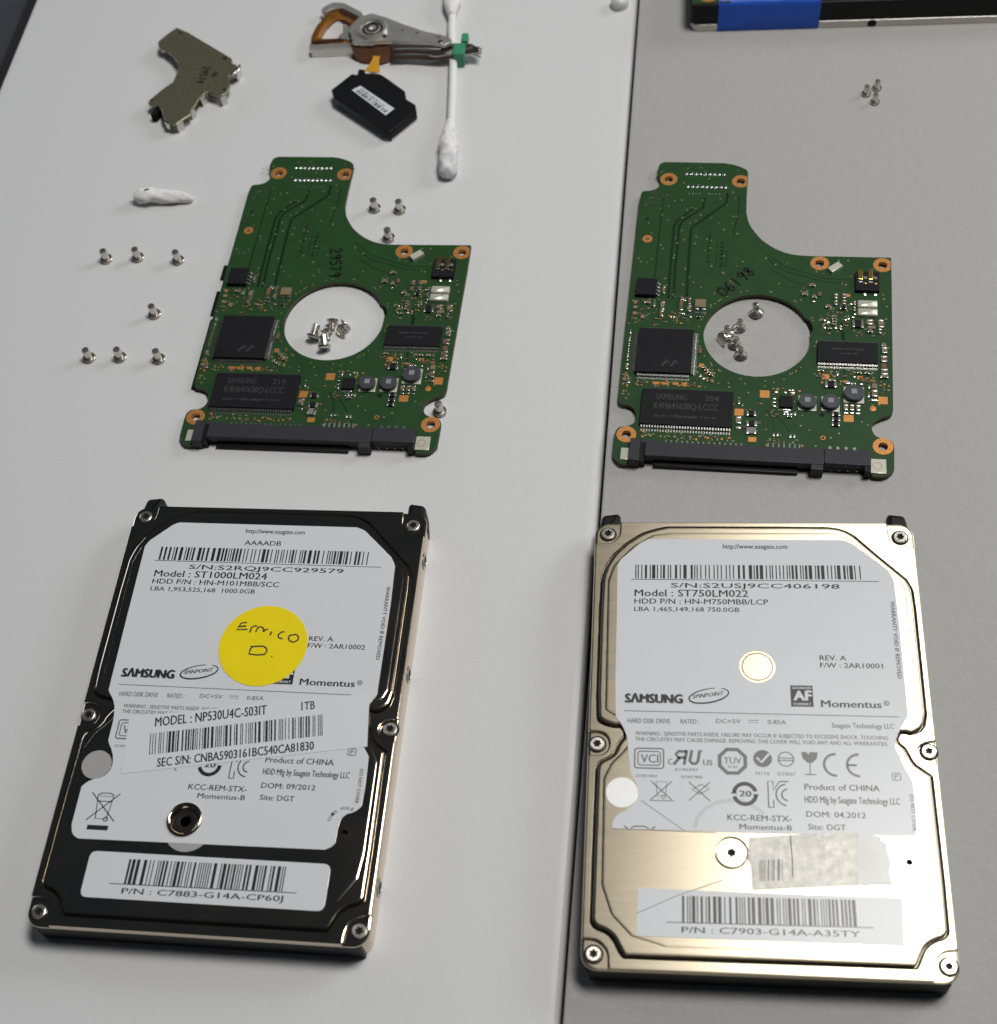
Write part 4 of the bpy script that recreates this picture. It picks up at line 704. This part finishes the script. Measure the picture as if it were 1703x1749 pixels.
g.loft([[(.9, -3.6, 2.9), (3.4, -4.0, 2.9)], [(1.6, -6.4, 4.3), (3.4, -6.6, 4.3)], [(1.0, -9.0, 4.4), (3.9, -9.4, 4.4)], [(-.4, -11.4, 3.8), (4.3, -12.2, 3.8)]][::-1], 'flex_amber', closed=False); g.build('flex_tail', root)
# suspensions: thin steel leaves and dark trace tails running to the comb
for i, (y0, y1, zz, zt) in enumerate(((-.4, -.9, 3.9, 4.0), (-1.9, -2.4, 3.0, 3.4), (-3.2, -4.3, 2.0, 2.8))):
    g = G(); g.prism(rel([(38.4, 268 + y0 + .65), (50, 268 + y0 * .9 + y1 * .1 + .7), (58, 268 + y1 + .5), (58, 268 + y1 - .2), (50, 268 + y0 * .6 + y1 * .4 - .8), (38.4, 268 + y0 - .65)]), zz, zz + .3, 'suspension_steel', bev=.1, bottom=True); g.build('suspension', root)
    g = G(); g.tube([(6.4, y0 - .9, zz + .1), (12, y0 - .75, zz + .2), (18, (y0 + y1) / 2 - .95, zz + .2), (22, y1 - .9, zt), (27, y1 - .3, zt + .2)], .28, 'coil_cover', n=8); g.build('trace_tail', root)
g = G(); g.prism(rel([(55, 267.2), (59.2, 268.6), (62.4, 268), (64.6, 266), (64.8, 263.9), (61.5, 263.3), (57, 263.6), (52, 262.8), (50, 263.6)]), 3.2, 3.8, 'suspension_steel', bev=.2, bottom=True); g.build('load_beam', root)
for dy in (-.2, -1.2, -2.2, -3.4):
    g = G(); g.tube([(28.5, -2.6, 3.6), (30.6, dy - .8, 3.7), (32.6 + .25 * dy, dy - .9, 3.2), (33.4, dy - 1.3, 2.8)], .22, 'coil_cover', n=8); g.build('slider', root)
g = G(); g.prism(rrect(25.2, -5.8, 28.7, -.8, .4, 3), 2.6, 4.9, 'green_plastic', bev=.35, bottom=True); g.prism(rrect(27.1, .2, 29.1, 3.8, .3, 3), 2.6, 4.7, 'green_plastic', bev=.3, bottom=True); g.box(25.6, -6.0, .02, 28.4, -3.8, 2.6, 'green_plastic', .2); g.build('comb', root)
BLK = rel([(27.9, 255), (29.6, 254.6), (29.6, 257.1), (31.5, 256.8), (31.7, 255.2), (36.4, 254.8), (38.5, 253.1), (44.8, 247.2), (45.5, 244.0), (48.6, 241.4), (49.1, 238.8), (42.7, 230.3), (40.8, 230.8), (24.3, 244.5), (22.8, 248.2)]); BLK = [(x, y + .75) for x, y in BLK]
g = G(); g.prism(BLK, .7, 3.7, 'black_plastic', bev=.3, bottom=True); g.prism(inset(ccw(BLK), .25), .02, .7, 'steel', bottom=True); bk = g.build('connector_block', root)
SQ = rel([(29.0, 248.6), (31.3, 250.4), (42.7, 240.5), (40.55, 237.7)])
g = G(); g.prism(SQ, 3.7, 3.78, 'label_paper'); st = g.build('sticker', bk)
g = G(); a, b, c, d = [Vector(p) for p in SQ]; p0 = a.lerp(d, .1).lerp(b, .12); p1 = a.lerp(d, .93).lerp(b.lerp(c, .93), .12); h = (b - a) * .42
g.bars(tuple(p0), tuple(p1), tuple(p0 + h), INK, 3.8, 16, 41); q0 = p0 + (b - a) * .52; g.bars(tuple(q0), tuple(q0 + (p1 - p0) * .8), tuple(q0 + (b - a) * .2), GREY, 3.8, 11, 12); g.build('barcode', st, 0)

# ------------------------------------------------------------------ cotton swab, cotton lump, white knob
def blob(g, path, radii, k, seed, rough=.16, n=18, flat=1.0):
    rnd = random.Random(seed); P0 = [Vector(p) for p in path]; P = []; Rd = []
    for i in range(len(P0) - 1):                              # finer rings so that the fluff has lumps
        for f in (0, .33, .67): P.append(P0[i].lerp(P0[i + 1], f)); Rd.append(radii[i] * (1 - f) + radii[i + 1] * f)
    P.append(P0[-1]); Rd.append(radii[-1]); rings = []; n = n * 2; ph = [rnd.uniform(0, 6.28) for _ in range(6)]
    for i, p in enumerate(P):
        t = (P[min(i + 1, len(P) - 1)] - P[max(i - 1, 0)]).normalized(); u = t.cross(Vector((0, 0, 1))).normalized(); v = u.cross(t); ring = []
        for j in range(n):
            a = 2 * math.pi * j / n; w = 1 + rough * (.35 * math.sin(2 * a + i * .35 + ph[0]) + .3 * math.sin(3 * a - i * .6 + ph[1]) + .25 * math.sin(5 * a + i * .9 + ph[2]) + rnd.uniform(-.35, .35))
            ring.append(tuple(p + (u * math.cos(a) + v * (flat * math.sin(a))) * Rd[i] * w))
        rings.append(ring)
    g.loft(rings, k, cap0=k, cap1=k)
root = thing('cotton_swab', 'white cotton swab lying under the tip of the actuator arm', 'swab', (57, 255, 0))
g = G(); g.tube([(-3.2, 40, 1.9), (-1.9, 22, 1.85), (.1, 8, 1.8), (1.6, -8, 1.9), (2.6, -20, 2.3), (2.8, -26, 2.5)], 1.18, 'swab_stick', n=16); g.build('stick', root, 60)
def tip(pts, rad, seed): g = G(); blob(g, pts, rad, 'cotton', seed, .14); return g.build('cotton_tip', root, 80)
tip([(2.2 + .13 * i, -19 - 1.6 * i, 2.55) for i in range(13)], [1.2, 1.5, 1.9, 2.2, 2.4, 2.5, 2.55, 2.55, 2.5, 2.4, 2.2, 1.7, .8], 3)
g = G(); blob(g, [(3.1, -32.0, 2.5), (3.2, -34.0, 2.5), (3.5, -36.2, 2.45), (3.7, -38.2, 2.3), (3.8, -39.6, 2.2), (3.8, -40.3, 2.2)], [2.2, 2.58, 2.66, 2.5, 1.9, .9], 'cotton_soiled', 9, .14); g.build('soiled_end', root, 80)
tip([(-2.6 - .1 * i, 28 + 1.5 * i, 2.4) for i in range(12)], [1.2, 1.6, 2.0, 2.3, 2.5, 2.55, 2.55, 2.5, 2.4, 2.1, 1.6, .7], 5)
def fibres(root, pts, rad, n, seed):
    rnd = random.Random(seed); g = G()
    for _ in range(n):
        i = rnd.randrange(len(pts)); c = Vector(pts[i]); r = rad[i]; th = rnd.uniform(-.3, 3.5); d = Vector((math.cos(th), rnd.uniform(-.5, .5), math.sin(th) * .9)); d.normalize()
        t = Vector((rnd.uniform(-1, 1), rnd.uniform(-1.6, 1.6), rnd.uniform(-.2, .6))); p = c + d * r * .96
        g.tube([p, p + d * .18 + t * .35, p + d * rnd.uniform(.05, .4) + t * rnd.uniform(.6, 1.0)], .022, 'cotton', n=4, cap=False)
    g.build('fibres', root, 60, kind='stuff')
fibres(root, [(2.2 + .13 * i, -19 - 1.6 * i, 2.55) for i in range(3, 13)], [2.2, 2.4, 2.5, 2.55, 2.55, 2.5, 2.4, 2.2, 2.3, 2.3], 520, 2)
root = thing('cotton_lump', 'torn white cotton lump with a dark speck', 'cotton', (-19.5, 207, 0))
g = G(); blob(g, [(-8.2, .2, 1.4), (-7.6, .4, 1.7), (-5.8, .9, 1.95), (-3.5, 1.2, 1.9), (-1, 1.1, 1.75), (2, 1.0, 1.6), (5, .9, 1.4), (7.4, .6, 1.15), (8.4, .4, 1.0)], [1.0, 1.9, 2.4, 2.4, 2.15, 1.9, 1.6, 1.25, .6], 'cotton', 17, .2, flat=.8); g.build('tuft', root, 80)
g = G(); blob(g, [(-5.3, .6, 3.5), (-4.9, 1.0, 3.75), (-4.3, 1.6, 3.7), (-3.9, 2.0, 3.4)], [.2, .5, .5, .2], 'cotton_spot', 4, .2, n=10, flat=.5); g.build('speck', root)
fibres(root, [(-7.6, .4, 1.7), (-5.8, .9, 1.95), (-3.5, 1.2, 1.9), (-1, 1.1, 1.75), (2, 1.0, 1.6), (5, .9, 1.4), (7.4, .6, 1.15)], [1.6, 1.95, 1.95, 1.75, 1.5, 1.3, 1.0], 420, 5)
root = thing('white_knob', 'rounded white plastic knob beside the seam of the two desktops', 'knob', (104.9, 288.6, 0))
g = G(); g.lathe([(2.6, .0), (2.7, 1.2), (2.5, 2.2), (1.9, 2.9), (.9, 3.2), (0, 3.25)], 'white_plastic', 0, 0, 28); g.build('dome', root, 60)

# ------------------------------------------------------------------ the third drive, upside down, with blue tape
root = thing('hard_drive', 'upside down black hard drive with blue tape wrapped over its edge', 'hard drive', (125.9, 276.2, -0.15), 0.016)
g = G(); g.prism(rrect(.3, .1, 100, 69.8, 2.4), .05, 2.3, 'cast_aluminium', bev=.3, bottom=True); g.build('lid', root)
g = G(); g.prism(rrect(0, .6, 100.2, 69.5, 2.4), 2.0, 8.6, 'black_plastic', bev=.5, bottom=False); ch = g.build('chassis', root)
g = G(); g.box(9, 2.2, 8.5, 99, 3.0, 9.2, 'black_plastic', .2); g.box(9, 5.6, 8.5, 99, 68, 8.9, 'slate_plastic', .2); g.build('rail', ch)
g = G(); g.prism(rrect(.6, .9, 12, 30, .8, 3), 8.6, 9.5, 'solder_mask', bev=.08, side='board_core', bottom=True); pb = g.build('circuit_board', root)
g = G(); g.ring(5.4, 4.2, 1.1, 3.0, 9.53, 'copper_pad'); g.flat(circle(5.4, 4.2, 1.1, 20), 9.52, 'dark_hole'); g.build('mounting_ring', pb)
for x in (52.5, 90): g = G(); g.lathe([(1.3, 0), (1.3, .12), (.9, .14), (0, .14)], 'dark_hole', n=18, mtx=Matrix.Translation((x, .12, 1.1)) @ Matrix.Rotation(math.radians(90), 4, 'X')); g.build('side_hole', ch)
g = G(); x0, x1 = 8.3, 37.4
prof = [(-.12, .1), (-.14, 2.2), (.2, 3.2), (.35, 8.2), (.7, 9.0), (1.6, 9.75), (3.5, 10.0), (6, 9.8), (14, 9.7), (30, 9.7)]
rnd = random.Random(8); cols = [x0 + (x1 - x0) * i / 14 for i in range(15)]
rings = [[(x + (.25 if i in (0, 14) else 0) * rnd.uniform(-1, 1), y, z + (rnd.uniform(-.28, .28) if j > 4 and i not in (0, 14) else 0)) for i, x in enumerate(cols)] for j, (y, z) in enumerate(prof)]
g.loft(rings, 'blue_tape', closed=False); g.loft([[(p[0], p[1] + .1, p[2] - .14) for p in r] for r in rings][::-1], 'blue_tape', closed=False); g.build('tape', root, 60)
